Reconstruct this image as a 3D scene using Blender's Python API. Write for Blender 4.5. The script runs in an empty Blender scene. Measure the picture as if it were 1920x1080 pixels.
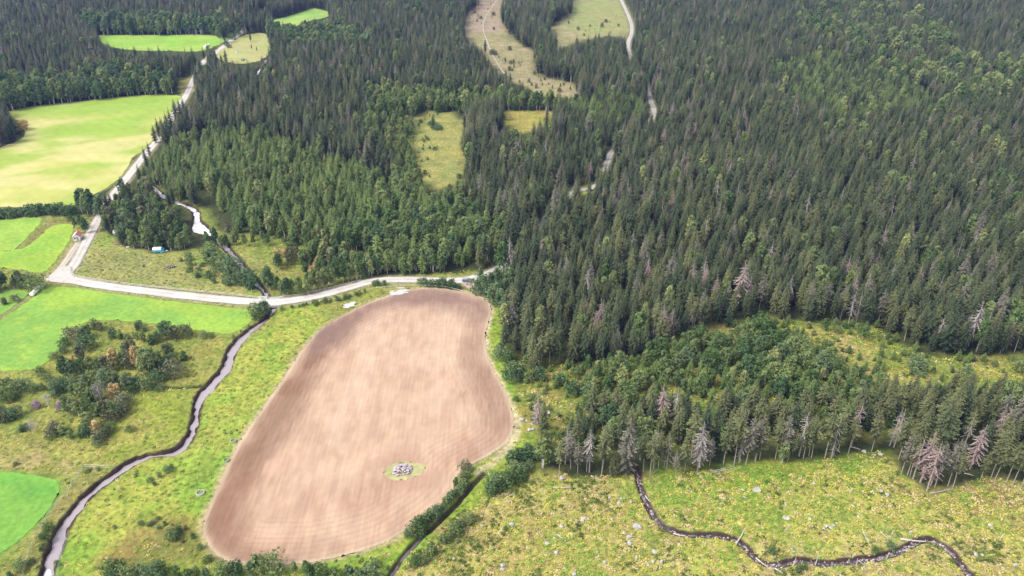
import bpy, bmesh, math, random
import numpy as np
from mathutils import Vector, Matrix, Euler
R = math.radians
random.seed(7)
rng = np.random.default_rng(11)
scene = bpy.context.scene
col = scene.collection

# ------------------------------------------------------------------ camera
CAM_H, PITCH, F = 130.0, 29.5, 1493.33
cam_d = bpy.data.cameras.new('camera'); cam = bpy.data.objects.new('camera', cam_d); col.objects.link(cam)
cam.location = (0, 0, CAM_H); cam.rotation_euler = (R(90 - PITCH), 0, 0)
cam_d.lens = 28; cam_d.sensor_width = 36; cam_d.clip_start = 1; cam_d.clip_end = 30000
scene.camera = cam

# ------------------------------------------------------------------ sky and sun
SUN_EL, SUN_AZ = 52, 245           # degrees; azimuth clockwise from +Y (the view direction): from the left, slightly behind the camera
world = bpy.data.worlds.new('World'); scene.world = world; world.use_nodes = True
wn, wl = world.node_tree.nodes, world.node_tree.links
bg = wn['Background']
sky = wn.new('ShaderNodeTexSky'); sky.sky_type = 'NISHITA'; sky.sun_disc = False
sky.sun_elevation = R(SUN_EL); sky.sun_rotation = R(SUN_AZ); sky.dust_density = 3.0; sky.air_density = 1.0; sky.altitude = 300
hs = wn.new('ShaderNodeHueSaturation'); hs.inputs['Saturation'].default_value = 0.24   # thin overcast veil
wl.new(sky.outputs[0], hs.inputs['Color']); wl.new(hs.outputs[0], bg.inputs[0]); bg.inputs[1].default_value = 0.15
sun_d = bpy.data.lights.new('sun', 'SUN'); sun = bpy.data.objects.new('sun', sun_d); col.objects.link(sun)
sun_d.energy = 1.5; sun_d.angle = R(24); sun_d.color = (1.0, 0.95, 0.86)
sv = Vector((math.sin(R(SUN_AZ)) * math.cos(R(SUN_EL)), math.cos(R(SUN_AZ)) * math.cos(R(SUN_EL)), math.sin(R(SUN_EL))))
sun.rotation_euler = sv.to_track_quat('Z', 'Y').to_euler()
scene.view_settings.view_transform = 'Standard'; scene.view_settings.look = 'None'
scene.view_settings.gamma = 1; scene.view_settings.use_curve_mapping = False
scene.view_settings.exposure = 1.15
HAZE = 0.00012

# ------------------------------------------------------------------ geometry of the view -> ground
cP, sP = math.cos(R(PITCH)), math.sin(R(PITCH))
def G(u, v, z=0.0):
    """ground point seen at photo pixel (u, v)"""
    x = (u - 960) / F; y = -(v - 540) / F
    dy = cP + y * sP; dz = -sP + y * cP
    t = (z - CAM_H) / dz
    return (x * t, dy * t)
def GP(pts): return np.array([G(*p[:2]) for p in pts])
def proj(X, Y, Z):
    X = np.asarray(X, float); Y = np.asarray(Y, float); Z = np.asarray(Z, float) - CAM_H
    d = Y * cP - Z * sP; up = Y * sP + Z * cP
    d = np.maximum(d, 1e-3)
    return 960 + F * X / d, 540 - F * up / d
def inside(poly, P):
    x, y = P[:, 0], P[:, 1]; res = np.zeros(len(P), bool); n = len(poly); j = n - 1
    for i in range(n):
        xi, yi = poly[i]; xj, yj = poly[j]
        if yi != yj:
            c = ((yi > y) != (yj > y)) & (x < (xj - xi) * (y - yi) / (yj - yi) + xi)
            res ^= c
        j = i
    return res
def seg_dist(line, P, closed=False, want_near=False):
    best = np.full(len(P), 1e9); near = P.copy(); n = len(line)
    for i in range(n if closed else n - 1):
        a = np.array(line[i]); b = np.array(line[(i + 1) % n]); ab = b - a
        t = np.clip(((P - a) @ ab) / max(ab @ ab, 1e-9), 0, 1)
        q = a + t[:, None] * ab; d = np.hypot(*(P - q).T)
        m = d < best; best[m] = d[m]
        if want_near: near[m] = q[m]
    return (best, near) if want_near else best
def sdist(poly, P, margin=40):
    out = np.full(len(P), 1e3)
    lo = poly.min(0) - margin; hi = poly.max(0) + margin
    m = ((P >= lo) & (P <= hi)).all(1)
    if m.any():
        Q = P[m]; d = seg_dist(poly, Q, True); ins = inside(poly, Q)
        out[m] = np.where(ins, -d, d)
    return out
def ldist(line, P, margin=20):
    out = np.full(len(P), 1e3); lo = line.min(0) - margin; hi = line.max(0) + margin
    m = ((P >= lo) & (P <= hi)).all(1)
    if m.any(): out[m] = seg_dist(line, P[m])
    return out
def _h(ix, iy, s):
    n = (ix.astype(np.int64) * 374761393 + iy.astype(np.int64) * 668265263 + s * 1442695041) & 0x7fffffff
    n = ((n ^ (n >> 13)) * 1274126177) & 0x7fffffff
    return ((n ^ (n >> 16)) & 0xffff) / 65535.0
def vnoise(x, y, s=0):
    ix = np.floor(x); iy = np.floor(y); fx = x - ix; fy = y - iy
    fx = fx * fx * (3 - 2 * fx); fy = fy * fy * (3 - 2 * fy)
    a = _h(ix, iy, s); b = _h(ix + 1, iy, s); c = _h(ix, iy + 1, s); d = _h(ix + 1, iy + 1, s)
    return (a * (1 - fx) + b * fx) * (1 - fy) + (c * (1 - fx) + d * fx) * fy
def fbm(x, y, scale, s=0, o=3):
    v = 0; amp = .5; f = 1 / scale; tot = 0
    for k in range(o):
        v = v + amp * vnoise(x * f, y * f, s + k * 17); tot += amp; amp *= .5; f *= 2.03
    return v / tot
def smooth(a, b, x):
    t = np.clip((x - a) / (b - a), 0, 1); return t * t * (3 - 2 * t)
def chaikin(line, n=2, closed=False):
    P = np.array(line, float)
    for _ in range(n):
        if closed: Q = np.roll(P, -1, 0)
        else: Q = P[1:]; 
        A = P if closed else P[:-1]
        new = np.empty((2 * len(A), 2)); new[0::2] = .75 * A + .25 * Q; new[1::2] = .25 * A + .75 * Q
        P = new if closed else np.vstack([P[:1], new, P[-1:]])
    return P

# ------------------------------------------------------------------ layout traced on the ground (photo pixels of ground points)
FIELD = [(720,556),(767,543),(800,539),(827,540),(862,545),(893,553),(915,562),(923,576),(918,600),(911,618),(910,645),(914,668),(923,690),(938,714),(950,740),(960,768),(965,792),(962,815),(945,838),(920,852),(892,868),(867,880),(856,892),(853,915),(840,933),(823,950),(800,968),(773,987),(745,1006),(717,1020),(680,1032),(640,1043),(583,1056),(540,1059),(500,1060),(460,1059),(423,1053),(400,1038),(386,1018),(379,998),(381,975),(392,950),(404,925),(413,905),(422,880),(436,852),(456,817),(480,783),(505,748),(527,718),(545,688),(567,655),(593,623),(615,607),(640,593),(680,572)]
HAY = [(6,210),(60,199),(120,193),(180,187),(230,181),(290,177),(338,179),(345,186),(330,200),(322,219),(300,243),(286,264),(266,284),(245,297),(244,308),(225,333),(200,354),(165,368),(140,388),(80,390),(-120,384),(-260,300),(-60,292),(10,274),(38,262),(49,252),(42,236),(22,224)]
FAR1 = [(172,66),(220,66),(300,66),(360,65),(412,67),(430,73),(415,82),(385,94),(362,97),(320,95),(270,95),(230,92),(200,86)]
FAR2 = [(500,40),(540,31),(575,19),(590,15),(612,20),(622,26),(610,34),(580,38),(555,50),(530,50)]
PAST = [(402,101),(420,88),(445,72),(470,62),(500,62),(510,80),(505,105),(480,118),(440,120),(412,114)]
GRN1 = [(-60,413),(40,410),(76,407),(79,413),(70,425),(57,438),(44,452),(35,463),(20,472),(-60,470)]
GRN2 = [(-60,474),(28,470),(55,461),(75,443),(90,428),(115,419),(139,420),(137,435),(128,455),(112,478),(98,497),(84,512),(60,511),(30,504),(-60,500)]
GRN3 = [(86,535),(150,541),(250,556),(350,568),(430,577),(483,583),(479,596),(462,610),(446,622),(425,627),(400,624),(330,612),(270,604),(210,600),(172,600),(150,609),(132,628),(112,655),(92,676),(70,691),(40,695),(-100,697),(-100,640),(0,602),(30,580),(60,560)]
GRN4 = [(-60,546),(30,543),(52,544),(57,550),(32,568),(5,590),(-60,620)]
GRN5 = [(-90,884),(20,884),(60,890),(100,897),(113,906),(112,925),(92,955),(62,990),(30,1018),(-10,1047),(-90,1090)]
HEAPG = [(716,890),(726,876),(738,867),(760,865),(780,869),(798,873),(795,888),(776,897),(750,901),(728,900)]
RIVL = [(62,1120),(72,1080),(78,1045),(92,1012),(106,985),(125,960),(157,922),(205,886),(230,867),(262,852),(300,846),(325,841),(340,826),(350,812),(356,790),(360,758),(366,738),(382,722),(400,703),(413,690),(418,672),(424,655),(440,636),(462,616),(484,603),(500,590),(508,577),(501,566),(495,555),(484,541),(470,526),(454,510),(442,495),(427,478),(412,460),(398,444),(380,438),(357,432),(358,418),(362,405),(360,397),(350,388),(330,382),(312,376),(298,367),(285,352),(280,342),(286,330),(318,304),(355,284),(371,272),(395,243),(425,203),(460,162),(481,132),(500,104),(542,66),(565,50)]
RIVR = [(90,1120),(98,1080),(108,1050),(121,1022),(131,990),(152,955),(188,918),(229,891),(262,868),(285,858),(318,855),(344,848),(360,831),(369,812),(374,790),(378,760),(387,742),(402,728),(420,708),(433,695),(439,675),(445,655),(457,640),(474,623),(493,608),(510,592),(521,577),(516,566),(509,555),(498,541),(484,525),(470,508),(457,490),(441,472),(422,452),(403,438),(396,434),(389,421),(378,414),(374,405),(377,398),(370,390),(355,381),(335,375),(318,368),(303,358),(291,348),(287,341),(294,332),(330,304),(366,284),(379,272),(402,243),(432,203),(468,162),(489,132),(508,104),(550,66),(575,50)]
BROOK = [(1190,878),(1197,890),(1198,905),(1205,925),(1215,948),(1230,973),(1250,990),(1275,1000),(1300,1003),(1340,1003),(1370,1008),(1390,1018),(1403,1030),(1415,1045),(1433,1058),(1455,1060),(1475,1055),(1500,1050),(1540,1056),(1580,1054),(1620,1048),(1650,1045),(1680,1035),(1700,1025),(1720,1014),(1742,1011),(1765,1017),(1785,1035),(1800,1055),(1822,1082),(1840,1110)]
DITCH = [(715,1100),(735,1073),(750,1050),(766,1030),(790,1006),(815,985),(845,955),(868,930),(888,905),(908,886)]
SIDED = [(215,730),(270,727),(330,727),(372,724),(390,720)]
ROADN = [(520,10),(470,45),(450,62),(430,79),(412,93),(398,103),(385,113),(375,125),(366,142),(358,160),(350,178),(335,201),(322,222),(300,258),(275,287),(254,313),(235,338),(215,362),(197,388),(180,418),(166,446),(151,475),(137,500),(122,516),(95,521)]
ROADS = [(95,521),(120,521),(150,528),(200,537),(250,543),(300,549),(350,555),(400,560),(450,564),(490,567),(520,567),(550,563),(580,558),(620,549),(650,540),(680,531),(710,526),(740,524),(790,525),(840,527),(870,526),(893,520)]
ROADF = [(893,520),(915,512),(940,500),(963,482),(985,460),(1001,440),(1016,420),(1033,394),(1055,368),(1085,356),(1113,354),(1133,332),(1138,306),(1144,288),(1160,268),(1195,243),(1230,219),(1221,190),(1212,163),(1198,138),(1182,108),(1176,82),(1186,62),(1184,42),(1172,15),(1160,-10),(1150,-45)]
ROADE = [(1884,262),(1905,262),(1930,264),(2060,268)]
TRACK = [(100,517),(117,500),(132,478),(143,461),(148,455)]
PARK = [(862,531),(868,522),(893,520),(892,536),(905,546),(912,552),(898,553),(880,543)]
BOG = [(775,222),(800,205),(850,212),(874,232),(877,290),(868,330),(850,347),(822,355),(797,346),(783,325),(778,292),(768,272),(785,250)]
BOG2 = [(928,210),(980,207),(1052,210),(1035,221),(1012,236),(985,250),(962,246),(945,232)]
CUT1 = [(905,-25),(945,-25),(938,30),(945,50),(962,72),(985,92),(1005,99),(1040,93),(1077,78),(1100,73),(1140,67),(1172,70),(1182,58),(1178,30),(1160,-5),(1150,-25),(1073,-25),(1072,25),(1055,40),(1030,52),(1044,70),(1040,88),(1003,100),(1003,113),(997,138),(1027,147),(1087,160),(1092,172),(1057,181),(1000,172),(967,152),(940,131),(913,108),(887,82),(868,66),(872,32),(895,18)]
RIV_POLY = np.vstack([chaikin(GP(RIVL), 1), chaikin(GP(RIVR), 1)[::-1]])
BROOK_L, DITCH_L, SIDED_L = [chaikin(GP(x), 2) for x in (BROOK, DITCH, SIDED)]
ROAD_L = {k: chaikin(GP(v), 2) for k, v in dict(n=ROADN, s=ROADS, f=ROADF, e=ROADE, t=TRACK).items()}
ROAD_W = dict(n=3.8, s=4.3, f=3.1, e=4.0, t=2.6)
# open ground (no forest by default)
LOW = [(-500,388),(150,400),(170,405),(190,430),(212,447),(235,470),(290,480),(340,472),(392,466),(415,462),(450,440),(520,446),(560,466),(660,466),(688,490),(700,522),(760,518),(820,512),(880,506),(893,520),(895,535),(912,552),(930,580),(944,610),(938,650),(950,690),(975,730),(1000,790),(1010,850),(1000,893),(940,950),(900,1300),(-500,1300)]
FRONT = [(700,1100),(860,965),(940,905),(1005,890),(1100,893),(1180,890),(1210,892),(1330,882),(1460,872),(1560,862),(1600,853),(1655,848),(1690,895),(1735,930),(1790,918),(1840,893),(1920,905),(2300,930),(2600,1300),(600,1300)]
REGEN = [(948,668),(1000,680),(1100,690),(1230,665),(1320,625),(1440,597),(1520,605),(1640,612),(1690,645),(1740,668),(1840,672),(1925,672),(2100,680),(2100,790),(1925,785),(1850,788),(1760,800),(1700,812),(1640,812),(1560,822),(1470,832),(1290,835),(1200,842),(1100,842),(1050,842),(1005,800),(975,740)]
OPENS = [GP(p) for p in (LOW, FRONT, REGEN)]
VIS = [np.array(p, float) for p in (HAY, FAR1, FAR2, PAST, BOG, BOG2, CUT1)]          # clearings that show as open ground
VIS += [np.array(p, float) for p in (
    [(284,340),(300,360),(330,376),(358,384),(370,392),(372,408),(392,424),(396,438),(372,434),(358,432),(362,410),(355,390),(330,384),(300,372),(280,352)],
    [(369,262),(378,260),(380,278),(370,276)], [(482,122),(490,120),(488,138),(480,138)], [(545,56),(551,56),(550,68),(544,68)],
    [(996,444),(1014,412),(1036,384),(1044,384),(1022,416),(1004,446)], [(1062,350),(1118,346),(1120,362),(1064,368)],
    [(1136,282),(1156,276),(1150,300),(1140,312)], [(1208,158),(1216,158),(1236,214),(1228,220)], [(1174,66),(1190,52),(1192,62),(1184,76),(1186,106),(1177,108)],
    [(1160,-20),(1178,-20),(1192,50),(1184,58)], [(1888,258),(1930,255),(1930,268),(1888,267)], [(938,492),(952,490),(946,506),(936,506)],
    [(160,440),(180,405),(185,412),(172,440)], [(228,338),(255,305),(300,250),(345,180),(362,148),(370,140),(364,160),(340,205),(325,230),(285,285),(248,332),(236,345)],
    [(400,98),(450,58),(456,64),(410,104)], [(366,128),(384,110),(388,116),(370,138)],[(330,152),(362,140),(362,170),(346,176),(330,170)],
    [(338,378),(360,395),(357,430),(348,424)], [(382,352),(400,372),(420,400),(440,440),(420,440),(395,420),(378,400),(360,375)],
)]
# ------------------------------------------------------------------ materials
def nodes(m):
    m.use_nodes = True; nt = m.node_tree; b = nt.nodes['Principled BSDF']; return nt, nt.nodes, nt.links, b
def mat_plain(name, c, rough=.8, metal=0, spec=.3, noise=0, nscale=4.0, bump=0):
    m = bpy.data.materials.new(name); nt, N, L, b = nodes(m)
    b.inputs['Roughness'].default_value = rough; b.inputs['Metallic'].default_value = metal
    b.inputs['Specular IOR Level'].default_value = spec
    b.inputs['Base Color'].default_value = (*c, 1)
    if noise or bump:
        tc = N.new('ShaderNodeTexCoord'); nz = N.new('ShaderNodeTexNoise'); nz.inputs['Scale'].default_value = nscale; nz.inputs['Detail'].default_value = 5
        L.new(tc.outputs['Object'], nz.inputs['Vector'])
        mx = N.new('ShaderNodeMix'); mx.data_type = 'RGBA'
        mx.inputs[6].default_value = (*[x * (1 - noise) for x in c], 1); mx.inputs[7].default_value = (*[min(1, x * (1 + noise)) for x in c], 1)
        rp = N.new('ShaderNodeMapRange'); rp.inputs[1].default_value = .3; rp.inputs[2].default_value = .7
        L.new(nz.outputs[0], rp.inputs[0]); L.new(rp.outputs[0], mx.inputs[0]); L.new(mx.outputs[2], b.inputs['Base Color'])
        if bump:
            bp = N.new('ShaderNodeBump'); bp.inputs['Distance'].default_value = bump; L.new(nz.outputs[0], bp.inputs['Height']); L.new(bp.outputs[0], b.inputs['Normal'])
    return m
def mat_leaf(name, c1, c2, tipc=None, big=None, bigscale=60, trans=.0, rand=.5, tex=3.0):
    """foliage: colour between c1 and c2 per plant and per twig; tips of the twigs tipc; slow drift to `big` across the stand"""
    m = bpy.data.materials.new(name); nt, N, L, b = nodes(m)
    b.inputs['Roughness'].default_value = .75; b.inputs['Specular IOR Level'].default_value = .15
    oi = N.new('ShaderNodeObjectInfo'); tc = N.new('ShaderNodeTexCoord')
    nz = N.new('ShaderNodeTexNoise'); nz.inputs['Scale'].default_value = tex; nz.inputs['Detail'].default_value = 2
    geo = N.new('ShaderNodeNewGeometry'); L.new(geo.outputs['Position'], nz.inputs['Vector'])
    ad = N.new('ShaderNodeMath'); ad.operation = 'MULTIPLY_ADD'; ad.inputs[1].default_value = rand
    L.new(oi.outputs['Random'], ad.inputs[0])
    m2 = N.new('ShaderNodeMath'); m2.operation = 'MULTIPLY'; m2.inputs[1].default_value = 1.0
    L.new(nz.outputs[0], m2.inputs[0]); 
    sb = N.new('ShaderNodeMath'); sb.operation = 'SUBTRACT'; L.new(m2.outputs[0], sb.inputs[0]); sb.inputs[1].default_value = rand * .5
    L.new(sb.outputs[0], ad.inputs[2])
    mx = N.new('ShaderNodeMix'); mx.data_type = 'RGBA'; mx.inputs[6].default_value = (*c1, 1); mx.inputs[7].default_value = (*c2, 1)
    rp = N.new('ShaderNodeMapRange'); rp.inputs[1].default_value = .2; rp.inputs[2].default_value = .8; L.new(ad.outputs[0], rp.inputs[0]); L.new(rp.outputs[0], mx.inputs[0])
    out = mx.outputs[2]
    if big:
        n2 = N.new('ShaderNodeTexNoise'); n2.inputs['Scale'].default_value = 1 / bigscale; n2.inputs['Detail'].default_value = 2; L.new(oi.outputs['Location'], n2.inputs['Vector'])
        r2 = N.new('ShaderNodeMapRange'); r2.inputs[1].default_value = .45; r2.inputs[2].default_value = .62; L.new(n2.outputs[0], r2.inputs[0])
        mb = N.new('ShaderNodeMix'); mb.data_type = 'RGBA'; L.new(r2.outputs[0], mb.inputs[0]); L.new(out, mb.inputs[6]); mb.inputs[7].default_value = (*big, 1); out = mb.outputs[2]
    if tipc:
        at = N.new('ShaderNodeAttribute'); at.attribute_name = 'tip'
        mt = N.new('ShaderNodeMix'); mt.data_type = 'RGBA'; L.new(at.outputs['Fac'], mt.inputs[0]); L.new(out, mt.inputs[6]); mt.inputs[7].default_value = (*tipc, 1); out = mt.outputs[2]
    L.new(out, b.inputs['Base Color'])
    if trans:
        tr = N.new('ShaderNodeBsdfTranslucent'); L.new(out, tr.inputs[0]); ms = N.new('ShaderNodeMixShader'); ms.inputs[0].default_value = trans
        L.new(b.outputs[0], ms.inputs[1]); L.new(tr.outputs[0], ms.inputs[2]); L.new(ms.outputs[0], N['Material Output'].inputs[0])
    return m
def mat_ground(name, attr='tint', n1=.9, a1=.35, n2=.22, a2=.22, bump=.25, bscale=1.2, stripes=None, patch=None, rough=.95):
    """ground: colour from the painted land-use attribute, broken by noise in metres; optional row stripes (angle, spacing, strength)"""
    m = bpy.data.materials.new(name); nt, N, L, b = nodes(m); b.inputs['Roughness'].default_value = rough; b.inputs['Specular IOR Level'].default_value = .1
    at = N.new('ShaderNodeAttribute'); at.attribute_name = attr; geo = N.new('ShaderNodeNewGeometry')
    def nz(sc, det=4):
        n = N.new('ShaderNodeTexNoise'); n.inputs['Scale'].default_value = sc; n.inputs['Detail'].default_value = det; n.inputs['Roughness'].default_value = .6
        L.new(geo.outputs['Position'], n.inputs['Vector']); return n.outputs[0]
    def mapped(o, amp):
        r = N.new('ShaderNodeMapRange'); r.inputs[1].default_value = .28; r.inputs[2].default_value = .72; r.inputs[3].default_value = 1 - amp; r.inputs[4].default_value = 1 + amp; r.clamp = True
        L.new(o, r.inputs[0]); return r.outputs[0]
    def mul(a, c):
        k = N.new('ShaderNodeMath'); k.operation = 'MULTIPLY'; L.new(a, k.inputs[0]); L.new(c, k.inputs[1]); return k.outputs[0]
    na = nz(n1, 5); f = mul(mapped(na, a1), mapped(nz(n2, 3), a2))
    if stripes:
        ang, sp, amp = stripes
        mp = N.new('ShaderNodeMapping'); mp.inputs['Rotation'].default_value = (0, 0, -ang); L.new(geo.outputs['Position'], mp.inputs['Vector'])
        wv = N.new('ShaderNodeTexWave'); wv.wave_type = 'BANDS'; wv.bands_direction = 'X'; wv.inputs['Scale'].default_value = 1 / sp * .314; wv.inputs['Distortion'].default_value = 1.6
        wv.inputs['Detail'].default_value = 2; wv.inputs['Detail Scale'].default_value = .12; L.new(mp.outputs[0], wv.inputs['Vector'])
        mp2 = N.new('ShaderNodeMapping'); mp2.inputs['Rotation'].default_value = (0, 0, -ang); mp2.inputs['Scale'].default_value = (1.0, .05, 1); L.new(geo.outputs['Position'], mp2.inputs['Vector'])
        sn = N.new('ShaderNodeTexNoise'); sn.inputs['Scale'].default_value = 1.9; sn.inputs['Detail'].default_value = 4; L.new(mp2.outputs[0], sn.inputs['Vector'])
        f = mul(f, mul(mapped(sn.outputs[0], amp), mapped(wv.outputs['Fac'], amp * .25)))
    vm = N.new('ShaderNodeVectorMath'); vm.operation = 'SCALE'; L.new(at.outputs['Color'], vm.inputs[0]); L.new(f, vm.inputs['Scale'])
    out = vm.outputs[0]
    if patch:
        for (c, sc, lo, hi) in patch:
            r = N.new('ShaderNodeMapRange'); r.inputs[1].default_value = lo; r.inputs[2].default_value = hi; L.new(nz(sc, 5), r.inputs[0])
            k = N.new('ShaderNodeMix'); k.data_type = 'RGBA'; L.new(r.outputs[0], k.inputs[0]); L.new(out, k.inputs[6]); k.inputs[7].default_value = (*c, 1); out = k.outputs[2]
    L.new(out, b.inputs['Base Color'])
    bp = N.new('ShaderNodeBump'); bp.inputs['Distance'].default_value = bump; bp.inputs['Strength'].default_value = 1; L.new(nz(bscale, 4), bp.inputs['Height']); L.new(bp.outputs[0], b.inputs['Normal'])
    return m

M_ground = mat_ground('rough_ground', n1=.8, a1=.42, n2=.16, a2=.2, bump=.3, bscale=.9)
fa, fb = G(716, 600), G(655, 900); ANG = math.atan2(-(fa[0] - fb[0]), fa[1] - fb[1])
M_soil = mat_ground('harrowed_soil', n1=.5, a1=.06, n2=.12, a2=.07, bump=.05, bscale=2, stripes=(ANG, 1.15, .075))
ha, hb = G(30, 380), G(330, 180); ANG2 = math.atan2(-(ha[0] - hb[0]), ha[1] - hb[1])
M_hay = mat_ground('mown_hay', n1=.25, a1=.07, n2=.05, a2=.06, bump=.05, stripes=(ANG2 + .9, 6, .05))
M_grass = mat_ground('meadow_grass', n1=.7, a1=.22, n2=.07, a2=.12, bump=.1, bscale=.8)
M_gravel = mat_plain('gravel', (.46, .42, .385), .9, noise=.12, nscale=.8, bump=.02)
M_gravel2 = mat_plain('forest_gravel', (.36, .33, .29), .9, noise=.15, nscale=.8)
M_water = mat_plain('river_water', (.32, .275, .29), .06, spec=.9)
nt_, N_, L_, b_ = nodes(M_water)
g_ = N_.new('ShaderNodeNewGeometry'); z_ = N_.new('ShaderNodeTexNoise'); z_.inputs['Scale'].default_value = .9; z_.inputs['Detail'].default_value = 3
bp_ = N_.new('ShaderNodeBump'); bp_.inputs['Distance'].default_value = .03; L_.new(g_.outputs['Position'], z_.inputs['Vector']); L_.new(z_.outputs[0], bp_.inputs['Height']); L_.new(bp_.outputs[0], b_.inputs['Normal'])
M_bark = mat_plain('spruce_bark', (.20, .165, .14), .95, noise=.3, nscale=6)
M_barkpale = mat_plain('pale_bark', (.34, .30, .26), .95, noise=.25, nscale=6)
M_birchbark = mat_plain('birch_bark', (.50, .47, .43), .8, noise=.35, nscale=5)
M_wood = mat_plain('weathered_wood', (.50, .45, .40), .9, noise=.25, nscale=3)
M_wood2 = mat_plain('grey_wood', (.33, .29, .26), .9, noise=.3, nscale=3)
M_stone = mat_plain('boulder_granite', (.37, .35, .33), .9, noise=.35, nscale=2.5, bump=.08)
M_stonep = mat_plain('heap_stone', (.42, .36, .385), .9, noise=.4, nscale=1.5, bump=.05)
M_stoned = mat_plain('brook_stone', (.17, .14, .14), .8, noise=.6, nscale=.8, bump=.05)
M_stoneo = mat_plain('ochre_stone', (.36, .23, .09), .9, noise=.3, nscale=2.5, bump=.08)
M_concrete = mat_plain('concrete', (.42, .42, .40), .9, noise=.15, nscale=3)
M_white = mat_plain('white_plastic', (.80, .80, .80), .45, noise=.04, nscale=2)
M_wpaint = mat_plain('white_paint', (.72, .72, .70), .6, noise=.06)
M_red = mat_plain('red_roofing', (.42, .15, .13), .7, noise=.12, nscale=2)
M_blue = mat_plain('blue_tarpaulin', (.05, .36, .55), .5, noise=.1, nscale=2)
M_black = mat_plain('black_rubber', (.02, .02, .02), .7)
M_dark = mat_plain('dark_opening', (.03, .03, .035), .8)
M_car = mat_plain('car_paint', (.12, .15, .17), .25, metal=.3, spec=.5)
M_glass = mat_plain('car_glass', (.16, .24, .26), .06, spec=.7)
M_steel = mat_plain('galvanised', (.55, .56, .56), .4, metal=.6)
M_lamp = mat_plain('lamp_glass', (.5, .35, .3), .2)
M_orange = mat_plain('faded_red_paint', (.42, .14, .07), .6)
# foliage
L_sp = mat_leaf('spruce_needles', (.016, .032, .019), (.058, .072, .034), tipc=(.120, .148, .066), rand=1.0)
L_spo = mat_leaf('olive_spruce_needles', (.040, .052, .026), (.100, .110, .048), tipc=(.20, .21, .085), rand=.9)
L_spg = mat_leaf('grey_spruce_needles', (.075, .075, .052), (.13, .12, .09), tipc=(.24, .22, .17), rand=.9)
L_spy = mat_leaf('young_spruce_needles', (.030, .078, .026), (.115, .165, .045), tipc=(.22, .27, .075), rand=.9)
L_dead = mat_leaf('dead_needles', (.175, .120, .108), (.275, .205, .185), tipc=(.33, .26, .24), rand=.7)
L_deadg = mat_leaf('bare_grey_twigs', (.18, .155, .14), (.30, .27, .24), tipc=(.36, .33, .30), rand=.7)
L_green = mat_leaf('birch_leaves', (.095, .16, .050), (.23, .29, .11), trans=.32, rand=.8, tex=1.2)
L_blue = mat_leaf('willow_leaves', (.080, .145, .062), (.18, .245, .115), trans=.3, rand=.8, tex=1.2)
L_pale = mat_leaf('pale_birch_leaves', (.15, .19, .065), (.28, .31, .12), trans=.15, rand=.6, tex=1.2)
L_orange = mat_leaf('autumn_leaves', (.42, .29, .12), (.56, .43, .20), trans=.15, rand=.5, tex=1.2)
L_grey = mat_leaf('dull_grey_leaves', (.13, .145, .07), (.23, .235, .13), trans=.2, rand=.6, tex=1.2)
L_mauve = mat_leaf('mauve_heather_twigs', (.21, .125, .185), (.33, .22, .29), rand=.5, tex=1.5)
L_h1 = mat_leaf('herb_green', (.14, .215, .035), (.24, .32, .055), rand=1, tex=.35)
L_h2 = mat_leaf('herb_yellow', (.31, .30, .055), (.44, .40, .10), rand=1, tex=.35)
L_h3 = mat_leaf('herb_straw', (.33, .25, .10), (.48, .39, .19), rand=1, tex=.35)
L_h4 = mat_leaf('herb_dark', (.055, .085, .018), (.14, .17, .035), rand=1, tex=.35)

# ------------------------------------------------------------------ object helpers
def mesh(name, V, Fc, mats, mi=None, smooth_=False, attrs=None):
    me = bpy.data.meshes.new(name)
    V = np.asarray(V, np.float32); me.from_pydata(V.tolist() if len(V) < 50000 else V, [], Fc)
    for m in mats: me.materials.append(m)
    if mi is not None: me.polygons.foreach_set('material_index', np.asarray(mi, np.int32))
    if smooth_: me.polygons.foreach_set('use_smooth', np.ones(len(me.polygons), bool))
    for k, (typ, arr) in (attrs or {}).items():
        a = me.attributes.new(k, typ, 'POINT'); a.data.foreach_set('color' if 'COLOR' in typ else 'value', np.asarray(arr, np.float32).ravel())
    me.update(); return me
def gridmesh(name, P, nr, nc, mats, keep=None, attrs=None):
    """P: nr*nc vertices, quads between; keep: bool per quad"""
    i = np.arange((nr - 1) * (nc - 1)); r = i // (nc - 1); c = i % (nc - 1); a = r * nc + c
    q = np.stack([a, a + 1, a + nc + 1, a + nc], 1).astype(np.int32)
    if keep is not None: q = q[keep]
    used = np.zeros(len(P), bool); used[q.ravel()] = True; idx = np.cumsum(used) - 1
    q = idx[q].astype(np.int32); P = P[used]
    me = bpy.data.meshes.new(name); n = len(q)
    me.vertices.add(len(P)); me.vertices.foreach_set('co', P.astype(np.float32).ravel())
    me.loops.add(4 * n); me.loops.foreach_set('vertex_index', q.ravel())
    me.polygons.add(n); me.polygons.foreach_set('loop_start', np.arange(0, 4 * n, 4, dtype=np.int32))
    try: me.polygons.foreach_set('loop_total', np.full(n, 4, np.int32))
    except Exception: pass
    for m in mats: me.materials.append(m)
    me.update(calc_edges=True)
    me.polygons.foreach_set('use_smooth', np.ones(n, bool))
    for k, arr in (attrs or {}).items():
        arr = arr[used]; at = me.attributes.new(k, 'FLOAT_COLOR', 'POINT'); at.data.foreach_set('color', np.hstack([arr, np.ones((len(arr), 1))]).astype(np.float32).ravel())
    return me
def obj(name, me, parent=None, loc=(0, 0, 0), rz=0):
    o = bpy.data.objects.new(name, me); col.objects.link(o)
    if parent: o.parent = parent
    o.location = loc; o.rotation_euler = (0, 0, rz); return o
def thing(name, label, cat, loc=(0, 0, 0), rz=0, group=None, me=None):
    o = bpy.data.objects.new(name, me); col.objects.link(o); o.location = loc; o.rotation_euler = (0, 0, rz)
    o['label'] = label; o['category'] = cat
    if group: o['group'] = group
    return o
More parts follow.
